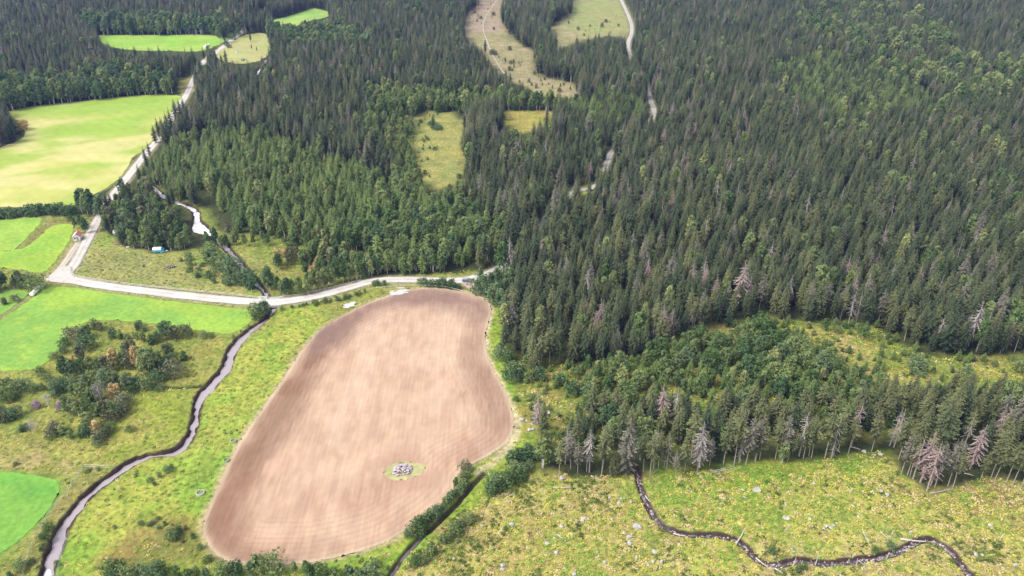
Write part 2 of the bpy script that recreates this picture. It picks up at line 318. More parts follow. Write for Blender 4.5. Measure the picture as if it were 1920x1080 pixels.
def struct(name, me): o = obj(name, me); o['kind'] = 'structure'; return o
class MB:
    def __init__(s): s.V = []; s.F = []; s.M = []; s.T = []
    def add(s, V, Fc, m=0, tip=0):
        o = len(s.V); s.V += [tuple(v) for v in V]; s.F += [tuple(i + o for i in f) for f in Fc]; s.M += [m] * len(Fc)
        s.T += (list(tip) if hasattr(tip, '__len__') else [tip] * len(V))
    def box(s, x0, x1, y0, y1, z0, z1, m=0, tx=1.0):
        cx = (x0 + x1) / 2; cy = (y0 + y1) / 2
        V = [(x0, y0, z0), (x1, y0, z0), (x1, y1, z0), (x0, y1, z0)] + [(cx + (x - cx) * tx, cy + (y - cy) * tx, z1) for x, y in ((x0, y0), (x1, y0), (x1, y1), (x0, y1))]
        s.add(V, [(3, 2, 1, 0), (4, 5, 6, 7), (0, 1, 5, 4), (1, 2, 6, 5), (2, 3, 7, 6), (3, 0, 4, 7)], m)
    def tube(s, pts, rad, n=6, m=0, cap=True):
        P = [Vector(p) for p in pts]; V = []; Fc = []
        for i, p in enumerate(P):
            d = (P[min(i + 1, len(P) - 1)] - P[max(i - 1, 0)]).normalized()
            a = d.orthogonal().normalized(); b = d.cross(a); r = rad[i] if hasattr(rad, '__len__') else rad
            V += [p + (a * math.cos(2 * math.pi * k / n) + b * math.sin(2 * math.pi * k / n)) * r for k in range(n)]
        for i in range(len(P) - 1):
            for k in range(n): Fc.append((i * n + k, i * n + (k + 1) % n, (i + 1) * n + (k + 1) % n, (i + 1) * n + k))
        if cap: Fc.append(tuple(range(n))[::-1]); Fc.append(tuple((len(P) - 1) * n + k for k in range(n)))
        s.add(V, Fc, m)
    def mesh(s, name, mats, smooth_=False): return mesh(name, s.V, s.F, mats, s.M, smooth_, {'tip': ('FLOAT', s.T)})
    def build(s, name, mats, parent=None, smooth_=False, **k): return obj(name, s.mesh(name, mats if isinstance(mats, (list, tuple)) else [mats], smooth_), parent, **k)

# ------------------------------------------------------------------ ground
def paint(P, big=True):
    """land colour (albedo) at ground points"""
    x, y = P[:, 0], P[:, 1]
    w = np.stack([fbm(x, y, 9, 1) - .5, fbm(x, y, 9, 2) - .5], 1) * 7 + np.stack([fbm(x, y, 2.2, 3) - .5, fbm(x, y, 2.2, 4) - .5], 1) * 2
    Q = P + w
    n1 = fbm(x, y, 14, 5); n2 = fbm(x, y, 5, 6); n3 = fbm(x, y, 28, 7); n4 = fbm(x, y, 1.6, 8, 2)
    C = np.empty((len(P), 3)); C[:] = (.050, .058, .022)
    C += (n2[:, None] - .5) * np.array((.03, .03, .01))
    def mix(mask, c): 
        c = np.asarray(c, float)
        C[:] = C * (1 - mask[:, None]) + c * mask[:, None]
    def zone(poly, ca, cb, blur=2.0, nz=n1, lo=.35, hi=.65, warp=True, k=1.0):
        d = sdist(poly, Q if warp else P); m = smooth(blur, -blur, d) * k
        t = smooth(lo, hi, nz)[:, None]; C[:] = C * (1 - m[:, None]) + (np.array(ca) * (1 - t) + np.array(cb) * t) * m[:, None]
    Yg, Gr, St, Br = (.225, .235, .040), (.150, .225, .035), (.30, .255, .11), (.17, .13, .05)
    # lowland by the river
    zone(GP(LOW), (.165, .20, .042), (.225, .235, .055), 2)
    lowm = smooth(2, -2, sdist(GP(LOW), Q))
    mix(lowm * smooth(.55, .75, n2) * .5, (.11, .13, .035)); mix(lowm * smooth(.58, .75, n3) * .4, St)
    # strip of lush grass between river and soil
    zone(GP([(525,580),(600,570),(660,560),(700,560),(640,600),(560,660),(500,755),(430,860),(400,930),(378,990),(390,1040),(430,1085),(120,1085),(130,1000),(190,925),(290,862),(350,850),(378,800),(382,750),(440,690),(450,650),(500,610)]), (.20, .27, .042), (.27, .285, .055), 2, n2)
    zone(GP([(400,800),(470,740),(530,640),(500,700),(450,800),(415,900),(380,940),(330,930),(390,850)]), (.16, .25, .045), (.20, .26, .05), 5, n2, k=.5)
    for c_, r_ in (((375, 930), 7), ((430, 860), 5), ((130, 1040), 9), ((640, 1060), 8)):
        d_ = np.hypot(*(P - np.array(G(*c_))).T); mix(smooth(r_, r_ * .4, d_) * .6, (.14, .27, .03))
    # brownish shrubby hollow in that strip
    zone(GP([(255,985),(300,975),(360,985),(385,1010),(380,1040),(300,1045),(210,1060),(190,1045),(240,1010)]), (.15, .15, .04), (.20, .16, .05), 3, n2)
    # circular mown marks bottom left
    # island of rough grass in the river bend
    zone(GP([(100,640),(150,615),(260,610),(400,628),(440,630),(415,690),(370,725),(355,790),(340,835),(240,855),(130,870),(0,880),(-80,880),(-80,700),(60,700)]), (.165, .19, .042), (.23, .225, .055), 3, n2)
    zone(GP([(235,760),(260,735),(350,732),(362,742),(352,800),(330,835),(260,850),(190,865),(120,850),(180,820)]), (.19, .225, .035), (.25, .235, .06), 3, n2)
    zone(GP([(20,830),(120,850),(160,868),(130,885),(60,882),(-40,880),(-40,850)]), (.27, .22, .09), (.20, .20, .05), 3, n2)
    zone(GP([(115,915),(160,880),(220,878),(170,915),(110,985),(80,1040),(70,1085),(-40,1085),(30,1040),(80,985)]), (.165, .17, .045), (.21, .19, .06), 2, n2)
    # rough paddock north of the gravel road
    zone(GP([(160,470),(190,430),(220,455),(290,482),(400,480),(440,520),(495,560),(400,552),(250,535),(138,520),(140,500)]), (.20, .255, .055), (.265, .245, .085), 2, n2)
    zone(GP([(150,480),(200,470),(300,480),(420,540),(300,540),(150,515)]), (.21, .16, .10), (.19, .20, .06), 5, n2, k=.5)
    zone(GP([(520,480),(560,450),(640,462),(670,480),(680,500),(600,530),(530,540)]), (.17, .21, .045), (.22, .20, .06), 4, n2)
    zone(GP([(575,458),(655,458),(655,470),(580,470)]), (.27, .165, .12), (.22, .14, .09), 1.5, n2)
    zone(GP([(30,466),(60,440),(80,425),(95,415),(140,410),(140,418),(112,417),(88,426),(72,444),(50,463)]), (.17, .16, .045), (.21, .18, .07), 1, n2, warp=False)
    zone(GP([(820,515),(860,508),(905,505),(925,510),(893,518),(850,521)]), (.20, .24, .04), (.26, .25, .06), 1.5, n2)
    zone(GP([(590,585),(640,560),(700,548),(780,540),(880,545),(915,560),(900,565),(760,552),(680,580),(610,615)]), (.19, .20, .05), (.20, .23, .05), 1.5, n2)
    # east verge of the soil, and lush green strip
    zone(GP([(925,560),(950,590),(945,640),(960,700),(985,760),(1005,800),(1000,840),(960,860),(900,900),(870,890),(960,835),(970,790),(930,690),(915,620)]), (.155, .255, .030), (.20, .26, .035), 1.5, n2)
    zone(GP([(985,720),(1060,740),(1110,760),(1090,800),(1030,820),(985,815),(960,780)]), (.17, .215, .04), (.24, .205, .055), 3, n2)
    # regeneration clearing
    zone(GP(REGEN), (.135, .165, .035), (.20, .185, .050), 3, n2)
    zone(GP([(1490,610),(1560,620),(1620,650),(1700,690),(1780,690),(1920,690),(2000,700),(2000,720),(1850,708),(1750,715),(1660,740),(1610,735),(1590,690),(1540,650)]), (.29, .24, .085), (.21, .22, .05), 3, n2)
    zone(GP([(1410,640),(1450,632),(1470,650),(1430,680)]), (.28, .21, .08), (.21, .19, .05), 2, n2)
    zone(GP([(1230,640),(1330,610),(1430,600),(1420,615),(1330,630)]), (.16, .17, .04), (.19, .17, .05), 3, n2)
    # boulder clearing
    zone(GP(FRONT), (.245, .262, .055), (.31, .285, .080), 2, n2)
    fm = smooth(2, -2, sdist(GP(FRONT), Q))
    mix(fm * smooth(.50, .68, n3) * .75, (.31, .255, .12)); mix(fm * smooth(.60, .76, n1) * .6, (.22, .165, .07)); mix(fm * smooth(.45, .25, n3) * .6, (.155, .235, .032))
    zone(GP([(1210,880),(1330,875),(1460,868),(1650,845),(1680,890),(1620,915),(1450,930),(1300,930),(1230,930)]), (.135, .235, .030), (.20, .235, .035), 3, n2, k=.8)
    zone(GP([(1690,925),(1740,940),(1840,905),(1925,920),(1925,970),(1850,975),(1760,960)]), (.17, .125, .045), (.20, .17, .05), 4, n2, k=.8)
    zone(GP([(860,975),(990,900),(1190,940),(1230,1000),(1290,1085),(860,1085)]), (.26, .225, .07), (.30, .225, .09), 5, n3, k=.75)
    # bank strip along the ditch
    zone(GP([(740,1085),(790,1040),(870,965),(915,925),(950,880),(985,850),(940,850),(885,895),(815,965),(760,1020),(640,1050),(450,1085)]), (.150, .245, .030), (.20, .26, .04), 1.2, n2)
    # forest openings
    zone(GP([(278,335),(300,352),(340,372),(372,385),(395,400),(410,430),(440,450),(400,440),(380,415),(350,392),(300,372),(275,350)]), (.16, .21, .04), (.20, .22, .05), 3, n2)
    zone(GP(BOG), (.27, .25, .075), (.20, .215, .065), 4, n2); zone(GP(BOG2), (.29, .235, .07), (.24, .24, .05), 4, n2)
    zone(GP([(745,235),(775,215),(785,250),(765,275),(778,325),(800,350),(770,345),(748,300)]), (.17, .20, .04), (.13, .16, .04), 5, n2)
    zone(GP(CUT1), (.22, .225, .085), (.31, .255, .13), 5, n2); zone(GP(CUT1), (.30, .24, .16), (.15, .15, .07), 5, n1, lo=.3, hi=.7, k=.35)
    zone(GP([(905,-25),(945,-25),(938,30),(940,60),(900,60),(868,66),(872,32)]), (.30, .225, .17), (.26, .22, .13), 6, n2)
    zone(GP([(970,140),(1095,165),(1090,185),(1000,175)]), (.28, .225, .15), (.25, .23, .09), 6, n2)
    zone(GP([(1073,-25),(1160,-5),(1178,30),(1180,60),(1100,70),(1060,50)]), (.225, .26, .09), (.25, .24, .10), 8, n2)
    zone(GP([(1055,360),(1130,345),(1135,360),(1070,372)]), (.22, .24, .05), (.2, .2, .05), 2, n2)
    zone(GP([(330,150),(370,140),(365,170),(345,180)]), (.25, .25, .07), (.22, .22, .06), 2, n2)
    zone(GP([(700,430),(760,415),(790,440),(740,450)]), (.15, .2, .04), (.13, .17, .04), 3, n2)
    # margins of the tilled and mown fields
    for poly, c in ((FIELD, (.32, .27, .14)), (HAY, (.15, .18, .05)), (GRN3, (.17, .20, .05)), (GRN2, (.21, .19, .07)), (GRN1, (.16, .20, .05)), (GRN5, (.14, .20, .04)), (FAR1, (.2, .22, .07))):
        d = sdist(GP(poly), P); mix(smooth(1.6, .3, d + (n4 - .5) * 1.2) * .75, c)
    for k in ROAD_L:
        d = ldist(ROAD_L[k], P) - ROAD_W[k] / 2
        mix(smooth(2.0, .3, d + (n4 - .5) * 1.0) * .8, (.25, .235, .12) if k != 'f' else (.2, .2, .10))
    d = ldist(chaikin(GP([(918,580),(911,620),(909,650),(914,672),(928,702),(945,735),(962,770),(972,800),(960,835),(925,868),(895,885)]), 2), P)
    mix(smooth(1.6, .5, d + (n4 - .5) * .8) * .9, (.40, .345, .20))
    d = ldist(chaikin(GP([(1155,1015),(1190,1000),(1240,1030),(1290,1085)]), 2), Q); mix(smooth(2.5, .5, d) * .35, (.36, .29, .15))
    # bare earth in the banks; shade of the river bank put into its dark colour
    d = np.minimum(sdist(RIV_POLY, P), 1e3); mix(smooth(.55 + (n4 - .5) * 1.2, -.1, d), (.05, .034, .028))
    d = ldist(BROOK_L, P) ; mix(smooth(1.25, .75, d + (n4 - .5) * .5), (.055, .036, .032))
    d = ldist(DITCH_L, P); mix(smooth(1.0, .5, d), (.06, .05, .03)); d = ldist(SIDED_L, P); mix(smooth(.8, .4, d), (.05, .05, .02))
    return np.clip(C, .01, 1)
def hills(x, y):
    r = np.hypot(x, y); return smooth(1200, 4200, r) * (60 + 160 * fbm(x, y, 900, 40))
FLATS = [GP(p) for p in (FIELD, HAY, FAR1, FAR2, PAST, GRN1, GRN2, GRN3, GRN4, GRN5)]
def height(P):
    x, y = P[:, 0], P[:, 1]
    z = (fbm(x, y, 3.2, 20) - .5) * .55 + (fbm(x, y, 1.1, 21, 2) - .5) * .30
    k = np.ones(len(P))
    for f in FLATS: k = np.minimum(k, smooth(.1, 2.5, sdist(f, P)))
    for n in ROAD_L: k = np.minimum(k, smooth(.2, 2.0, ldist(ROAD_L[n], P) - ROAD_W[n] / 2))
    k = np.minimum(k, smooth(0, 1.5, sdist(GP(PARK), P)))
    z = z * k - .05 * (1 - k)
    wob = (fbm(x, y, 2.0, 30, 2) - .5) * .9
    d = sdist(RIV_POLY, P) + wob * 1.5 + .28
    z = z - 1.5 * smooth(.2, -.5, d)
    d = ldist(BROOK_L, P) + wob * .9; z = z - .78 * smooth(.85, .25, d)
    d = ldist(DITCH_L, P) + wob * .4; z = z - 1.0 * smooth(1.0, .15, d)
    d = ldist(SIDED_L, P) + wob * .2; z = z - .6 * smooth(.8, .3, d)
    return z + hills(x, y)
def ground_z(x, y): return float(height(np.array([[x, y]], float))[0])

vs = np.concatenate([np.linspace(1700, 1140, 16), np.arange(1120, -30, -1.75), np.linspace(-32, -255, 40)])
Ys = [-400., -60., 20.] + [G(960, v)[1] for v in vs] + [3000., 5000., 9000.]
Ys = np.array(sorted(set(Ys)))
sc = np.concatenate([[-12, -6, -3, -2, -1.5, -1.25], np.linspace(-1.12, 1.12, 820), [1.25, 1.5, 2, 3, 6, 12]])
hw = 40 + .645 * np.maximum(Ys, 20) + np.where(Ys < 110, (110 - Ys).clip(0, 100) * .3, 0)
GX = (hw[:, None] * sc[None, :]); GY = np.repeat(Ys[:, None], len(sc), 1)
P2 = np.stack([GX.ravel(), GY.ravel()], 1)
ZZ = height(P2); CC = paint(P2)
ground = struct('ground', gridmesh('ground', np.hstack([P2, ZZ[:, None]]), len(Ys), len(sc), [M_ground], attrs={'tint': CC}))

# ------------------------------------------------------------------ field sheets
def sheet(name, px, cell, z, mat, colour, jitter=.35):
    poly = chaikin(GP(px), 2, True)
    lo = poly.min(0) - cell * 2; hi = poly.max(0) + cell * 2
    nx = int((hi[0] - lo[0]) / cell) + 1; ny = int((hi[1] - lo[1]) / cell) + 1
    X, Y = np.meshgrid(lo[0] + np.arange(nx) * cell, lo[1] + np.arange(ny) * cell); P = np.stack([X.ravel(), Y.ravel()], 1)
    d, near = seg_dist(poly, P, True, True); ins = inside(poly, P); sd = np.where(ins, -d, d)
    sd2 = sd + (fbm(P[:, 0], P[:, 1], 1.3, 55, 2) - .5) * jitter * 2
    i = np.arange((ny - 1) * (nx - 1)); r = i // (nx - 1); c = i % (nx - 1); a = r * nx + c
    q = np.stack([a, a + 1, a + nx + 1, a + nx], 1); keep = (sd2[q] < 0).sum(1) >= 2
    out = (sd > -cell * .35) & (sd < cell * 1.6)
    Pn = P.copy(); Pn[out] = near[out]; jit = np.stack([vnoise(P[:, 0] * 1.3, P[:, 1] * 1.3, 71) - .5, vnoise(P[:, 0] * 1.3, P[:, 1] * 1.3, 72) - .5], 1); Pn[out] += jit[out] * jitter * 2
    C = colour(Pn, -sd)
    return struct(name, gridmesh(name, np.hstack([Pn, np.full((len(Pn), 1), z)]), ny, nx, [mat], keep, {'tint': C}))
def lerp(a, b, t): return np.array(a) * (1 - t[:, None]) + np.array(b) * t[:, None]
def c_soil(P, d):
    x, y = P[:, 0], P[:, 1]
    lightc, darkc, mauve = (.43, .295, .205), (.205, .118, .078), (.19, .122, .10)
    # direction-stretched moisture pattern along the rows
    ca, sa = math.cos(-ANG), math.sin(-ANG); u = x * ca - y * sa; v = x * sa + y * ca
    st = fbm(u, v * .25, 1.3, 61); n = fbm(x, y, 12, 62); n5 = fbm(u, v * .4, 7, 63)
    west = sdist(GP([(381,1000),(392,950),(413,905),(436,852),(480,783),(527,718),(567,655),(593,623),(640,593),(700,565),(690,600),(650,640),(600,700),(560,760),(510,840),(470,900),(430,960),(440,1020),(500,1062),(430,1060)]), P)
    t = smooth(.35, .7, st) * .28 + smooth(5, -5, west + (n - .5) * 10) * .95
    top = sdist(GP([(600,615),(700,560),(800,537),(925,560),(925,600),(880,585),(800,572),(740,575),(690,600),(620,650)]), P)
    east = sdist(GP([(900,580),(925,570),(912,640),(945,730),(970,790),(950,840),(900,860),(880,820),(900,760),(870,690),(870,640)]), P)
    c = lerp(lightc, darkc, np.clip(t, 0, 1))
    c = lerp2(c, (.49, .36, .265), smooth(.48, .66, n5) * .4 * smooth(-4, 6, west))
    c = lerp2(c, mauve, smooth(6, -6, top + (n - .5) * 12) * .9)
    c = lerp2(c, darkc, smooth(7, -7, east + (n5 - .5) * 16) * .6)
    c = lerp2(c, (.34, .225, .16), smooth(.55, .70, fbm(u, v * .5, 6, 66)) * .35)
    c = lerp2(c, (.46, .38, .26), smooth(1.6, .2, d) * .6)
    # headland passes curving round the south end
    hd = np.sin(d * 2 * math.pi / 1.5); c = c * (1 + .08 * hd * smooth(16, 10, d))[:, None]
    for sw, kk, cc in (([(512,752),(560,742),(548,790),(505,850),(470,875),(452,868),(480,810)], .75, (.215, .135, .085)), ([(425,905),(450,880),(480,900),(455,980),(440,1030),(400,1020),(392,970)], .6, (.23, .13, .085)),
                       ([(395,1000),(450,1000),(560,1025),(660,1010),(760,965),(800,970),(700,1025),(560,1060),(430,1055)], .35, (.27, .165, .115)), ([(560,930),(640,905),(720,915),(760,935),(680,965),(570,975)], .45, (.27, .155, .10)),
                       ([(590,620),(640,590),(700,570),(700,590),(660,625),(600,660),(575,670)], .8, (.19, .122, .10)), ([(760,545),(900,558),(922,580),(900,600),(840,575),(760,570)], .6, (.215, .135, .11)),
                       ([(880,600),(915,590),(912,640),(925,690),(955,760),(920,770),(880,700)], .5, (.25, .155, .115)), ([(820,880),(900,845),(960,805),(960,770),(900,800),(820,850)], .45, (.27, .16, .11))):
        dd = sdist(GP(sw), P + np.stack([n5 - .5, n - .5], 1) * 7); c = lerp2(c, cc, smooth(3.5, -3.5, dd) * kk * (.55 + .45 * smooth(.35, .6, st)))
    hp = ldist(GP([(760,882)]).repeat(2, 0) + np.array([[0, 0], [.1, 0]]), P, 40)
    c = lerp2(c, (.32, .20, .14), smooth(11, 5, hp) * smooth(.3, .6, n5) * .8)
    return c
def lerp2(c, b, t): return c * (1 - t[:, None]) + np.array(b) * t[:, None]
def c_hay(P, d):
    x, y = P[:, 0], P[:, 1]; n = fbm(x, y, 26, 81); n2 = fbm(x * .5, y, 14, 82)
    c = lerp((.37, .38, .105), (.27, .35, .065), smooth(.42, .62, n)); c = lerp2(c, (.47, .43, .18), smooth(.47, .68, n2) * .8)
    g = sdist(GP([(80,245),(180,225),(320,205),(345,182),(290,178),(120,195),(40,205),(110,215),(280,210),(270,240),(90,258)]), P, 60); c = lerp2(c, (.205, .335, .04), smooth(10, -8, g + (n - .5) * 20) * .8)
    for a, b in (((60, 285), (270, 247)), ((20, 330), (240, 305))):
        dd = ldist(GP([a, b]), P, 60); c = lerp2(c, (.20, .33, .04), smooth(6, 1, dd + (n2 - .5) * 10) * .45)
    hd = np.sin(d * 2 * math.pi / 5); c = c * (1 + .015 * hd * smooth(30, 20, d))[:, None]
    return c
def c_green(a, b, cc=None):
    def f(P, d):
        x, y = P[:, 0], P[:, 1]; n = fbm(x, y, 16, 91); n2 = fbm(x, y, 4, 92)
        c = lerp(a, b, smooth(.38, .62, n)); c = lerp2(c, cc or b, smooth(.5, .75, n2) * .5)
        c = lerp2(c, np.array(b) * 1.05, smooth(2.5, .3, d) * .6); return c
    return f
sheet('ploughed_field', FIELD, .65, .02, M_soil, c_soil)
sheet('hay_field', HAY, 2.2, .02, M_hay, c_hay, .5)
sheet('far_meadow', FAR1, 2.2, .02, M_grass, c_green((.20, .36, .05), (.26, .37, .07)), .5)
sheet('far_meadow', FAR2, 2.5, .02, M_grass, c_green((.20, .35, .07), (.26, .36, .09)), .5)
sheet('pasture', PAST, 2.2, .03, M_grass, c_green((.29, .32, .10), (.33, .32, .13)), .6)
sheet('green_meadow', GRN1, 1.2, .02, M_grass, c_green((.18, .32, .055), (.24, .35, .06)))
sheet('green_meadow', GRN2, 1.2, .02, M_grass, c_green((.19, .32, .045), (.25, .355, .05)))
sheet('green_meadow', GRN3, 1.0, .02, M_grass, c_green((.165, .30, .055), (.225, .34, .05), (.26, .35, .055)))
sheet('green_meadow', GRN4, 1.0, .02, M_grass, c_green((.15, .28, .05), (.20, .30, .055)))
sheet('green_meadow', GRN5, .8, .02, M_grass, c_green((.10, .27, .045), (.15, .30, .05)))
sheet('grass_patch', HEAPG, .4, .032, M_grass, c_green((.20, .26, .05), (.33, .30, .15), (.30, .31, .15)), .5)

# ------------------------------------------------------------------ roads
M_road = mat_ground('road_gravel', n1=1.2, a1=.12, n2=.2, a2=.08, bump=.04, bscale=3)
def ribbon(name, line, w, z, mat, edge=.25):
    L = [line[0]]
    for a, b in zip(line[:-1], line[1:]):
        n = max(1, int(np.hypot(*(b - a)) / 1.5)); L += [a + (b - a) * (k + 1) / n for k in range(n)]
    L = np.array(L); T = np.gradient(L, axis=0); T /= np.linalg.norm(T, axis=1)[:, None] + 1e-9; Nn = np.stack([-T[:, 1], T[:, 0]], 1)
    offs = np.array([-.5, -.40, -.16, 0, .16, .40, .5]) * w; hz = np.array([-.05, .03, .015, .05, .015, .03, -.05])
    P = []
    for k, o in enumerate(offs):
        j = (vnoise(L[:, 0] * .7, L[:, 1] * .7, 5 + k) - .5) * edge * 2 * (abs(o) > w * .45)
        P.append(np.hstack([L + Nn * (o + j)[:, None], np.full((len(L), 1), z + hz[k])]))
    P = np.stack(P, 1).reshape(-1, 3); base = np.array(mat); prof = np.array([.62, .95, 1.08, .86, 1.08, .95, .62])
    n = fbm(P[:, 0], P[:, 1], 5, 95); C = base[None, :] * (np.tile(prof, len(L)) * (.82 + .36 * n))[:, None]
    gm = np.tile(np.array([.55, 0, 0, .22, 0, 0, .55]), len(L)) * smooth(.35, .65, fbm(P[:, 0], P[:, 1], 3, 96)); C = C * (1 - gm[:, None]) + np.array((.22, .22, .10)) * gm[:, None]
    return struct(name, gridmesh(name, P, len(L), 7, [M_road], attrs={'tint': C}))
ribbon('gravel_road', ROAD_L['s'], ROAD_W['s'], .125, (.50, .46, .425))
ribbon('gravel_road', ROAD_L['n'], ROAD_W['n'], .09, (.48, .44, .40))
ribbon('forest_road', ROAD_L['f'], ROAD_W['f'], .10, (.40, .37, .33))
ribbon('forest_road', ROAD_L['e'], ROAD_W['e'], .10, (.48, .45, .41))
ribbon('log_path', chaikin(GP([(938,-10),(925,10),(908,35),(905,50),(912,75),(922,100),(932,118),(945,138),(952,142)]), 2), 1.0, .12, (.38, .33, .27), .6)
ribbon('log_path', chaikin(GP([(948,138),(975,143),(1000,148),(1030,150)]), 1), 1.0, .12, (.26, .20, .16), .5)
ribbon('farm_track', ROAD_L['t'], ROAD_W['t'], .06, (.43, .37, .30))
def flat_poly(name, P, z, mat, kind='structure'):
    me = mesh(name, np.hstack([P, np.full((len(P), 1), z)]), [tuple(range(len(P)))], [mat])
    o = obj(name, me); o['kind'] = kind; return o
def blob(c, rx, ry, n=20, seed=0, k=.3):
    r_ = random.Random(seed); ph = [r_.uniform(0, 6.28) for _ in range(4)]
    return np.array([(c[0] + rx * math.cos(a) * (1 + k * math.sin(2 * a + ph[0]) * .5 + k * math.sin(5 * a + ph[1]) * .6), c[1] + ry * math.sin(a) * (1 + k * math.sin(3 * a + ph[2]) * .6)) for a in np.linspace(0, 2 * math.pi, n, endpoint=False)])
flat_poly('parking_place', chaikin(GP(PARK), 2, True), .07, mat_plain('trodden_gravel', (.36, .27, .22), .95, noise=.2, nscale=.7))
flat_poly('junction_gravel', chaikin(GP([(84,524),(100,512),(118,500),(135,497),(138,512),(141,524),(150,533),(118,531),(92,529)]), 2, True), .155, M_gravel)

# ------------------------------------------------------------------ water
def strip(name, A, B, z, mat):
    n = len(A); P = np.vstack([A, B]); me = mesh(name, np.hstack([P, np.full((len(P), 1), z)]), [(i, i + 1, n + i + 1, n + i) for i in range(n - 1)], [mat]); return struct(name, me)
struct('river_water', mesh('river_water', np.hstack([RIV_POLY, np.full((len(RIV_POLY), 1), -.90)]), [tuple(range(len(RIV_POLY)))], [M_water]))
M_glare = mat_plain('sky_glare_water', (.75, .75, .76), .25, spec=.9, noise=.25, nscale=1.2, bump=.1)  # sky glare on the river, painted as near-white water patches
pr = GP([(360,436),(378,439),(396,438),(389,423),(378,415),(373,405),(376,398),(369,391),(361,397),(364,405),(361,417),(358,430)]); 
struct('sky_glare_water', mesh('sky_glare_water', np.hstack([pr, np.full((len(pr), 1), -.86)]), [tuple(range(len(pr)))], [M_glare]))
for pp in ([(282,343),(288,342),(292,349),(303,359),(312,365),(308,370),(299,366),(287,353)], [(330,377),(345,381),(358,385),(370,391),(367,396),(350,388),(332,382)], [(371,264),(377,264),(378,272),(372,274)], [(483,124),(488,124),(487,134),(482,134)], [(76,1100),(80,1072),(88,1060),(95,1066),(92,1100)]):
    pr = chaikin(GP(pp), 1, True); struct('sky_glare_water', mesh('sky_glare_water', np.hstack([pr, np.full((len(pr), 1), -.86)]), [tuple(range(len(pr)))], [M_glare]))
def offs(line, w):
    T = np.gradient(line, axis=0); T /= np.linalg.norm(T, axis=1)[:, None]; Nn = np.stack([-T[:, 1], T[:, 0]], 1); return line + Nn * w, line - Nn * w
strip('brook_water', *offs(BROOK_L, .62), -.60, mat_plain('brook_water', (.055, .042, .045), .08, spec=.8)); strip('ditch_water', *offs(DITCH_L[:len(DITCH_L) // 2], .42), -.80, mat_plain('ditch_water', (.12, .10, .105), .08, spec=.8))
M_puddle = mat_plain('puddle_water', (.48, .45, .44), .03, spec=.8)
k_ = 0
for (u, v, rx, ry) in ((745,549,2.4,1.3),(756,545,1.9,.9),(738,552,1.3,.6),(752,540,1.2,.6),(655,572,1.9,1.1),(650,576,1.2,.7),(662,568,1.0,.6),(735,546,.8,.4),(762,549,.7,.4)):
    k_ += 1; flat_poly('puddle', blob(G(u, v), rx, ry, seed=k_, k=.22), .062 + .004 * k_, M_puddle)

# ------------------------------------------------------------------ plant prototypes (unit height)
def spruce_mesh(seed, lo=.06, width=.125, whorls=30, nb=7, dens=1.0, droop=.35, thin=1.0, irregular=.25, top=.0):
    r_ = random.Random(seed); m = MB()
    for w in range(whorls):
        t = w / (whorls - 1); z = lo + (1 - lo) * t ** .93
        if z > .985: continue
        q = (1 - z) / (1 - lo); prof = min(1, q * 1.9) ** .78 * (.92 if q < .55 else .92 - .22 * (q - .55)) * (1 if z > lo + .1 else .6 + .4 * (z - lo) / .1)
        Rr = width * max(.10, prof * 1.12)
        for k in range(nb if z < .8 else max(4, nb - 2)):
            if r_.random() > dens: continue
            a = 2 * math.pi * (k + r_.random() * .7) / nb + w * 1.1
            Lb = Rr * (1 + r_.uniform(-irregular, irregular)); dr = droop * (1 if z < .75 else .1 + .9 * (1 - z) / .25) * r_.uniform(.7, 1.2)
            c, s = math.cos(a), math.sin(a); px, py = -s, c; zz = z + r_.uniform(-.012, .012)
            n = 4 if Lb > .05 else 3
            for j in range(n):
                t0 = (j + .1) / n * .85; t1 = (j + 1.0) / n
                z0 = zz - dr * Lb * t0 ** 1.4; z1 = zz - dr * Lb * t1 ** 1.4 + .10 * Lb * t1 ** 3
                wd = Lb * .34 * thin * (1.05 - .55 * t1) * r_.uniform(.8, 1.2)
                for sg in (-1, 1):
                    V = [(c * Lb * t0, s * Lb * t0, z0), (c * Lb * t1 * 1.02, s * Lb * t1 * 1.02, z1), (c * Lb * (t0 + t1) / 2 + px * sg * wd, s * Lb * (t0 + t1) / 2 + py * sg * wd, (z0 + z1) / 2 - wd * .55)]
                    hk = .22 + .78 * max(0, z - .25) / .75; m.add(V, [(0, 1, 2)], 0, [t0 * .3 * hk, t1 ** 2 * hk, (.15 + t1 * .75) * hk])  # hk: paler shoots near the top, also paints lit tops over shaded lower crowns
    m.add([(-.006, 0, .955), (.006, 0, .955), (0, 0, 1.0), (0, .006, .955)], [(0, 1, 2), (1, 3, 2), (3, 0, 2)], 0, .8)
    return m
def trunk_mb(r0=.011, top=.97, n=5, bend=.004, seed=0, lim=None):
    r_ = random.Random(seed); m = MB(); q = 5
    m.tube([(r_.uniform(-bend, bend) * (i > 0), r_.uniform(-bend, bend) * (i > 0), -.02 + (top + .02) * i / q) for i in range(q + 1)], [r0 * (1 - .93 * i / q) + .0008 for i in range(q + 1)], n, 0)
    return m
def stubs(m, r_, z0, z1, n, L):
    for _ in range(n):
        z = r_.uniform(z0, z1); a = r_.uniform(0, 6.28); l = L * r_.uniform(.5, 1.2); c, s = math.cos(a), math.sin(a)
        m.add([(0, 0, z + .003), (0, 0, z - .003), (c * l, s * l, z - l * .25), (c * l * .6 - s * l * .3, s * l * .6 + c * l * .3, z - l * .35)], [(0, 1, 2), (0, 1, 3)], 0, .2)
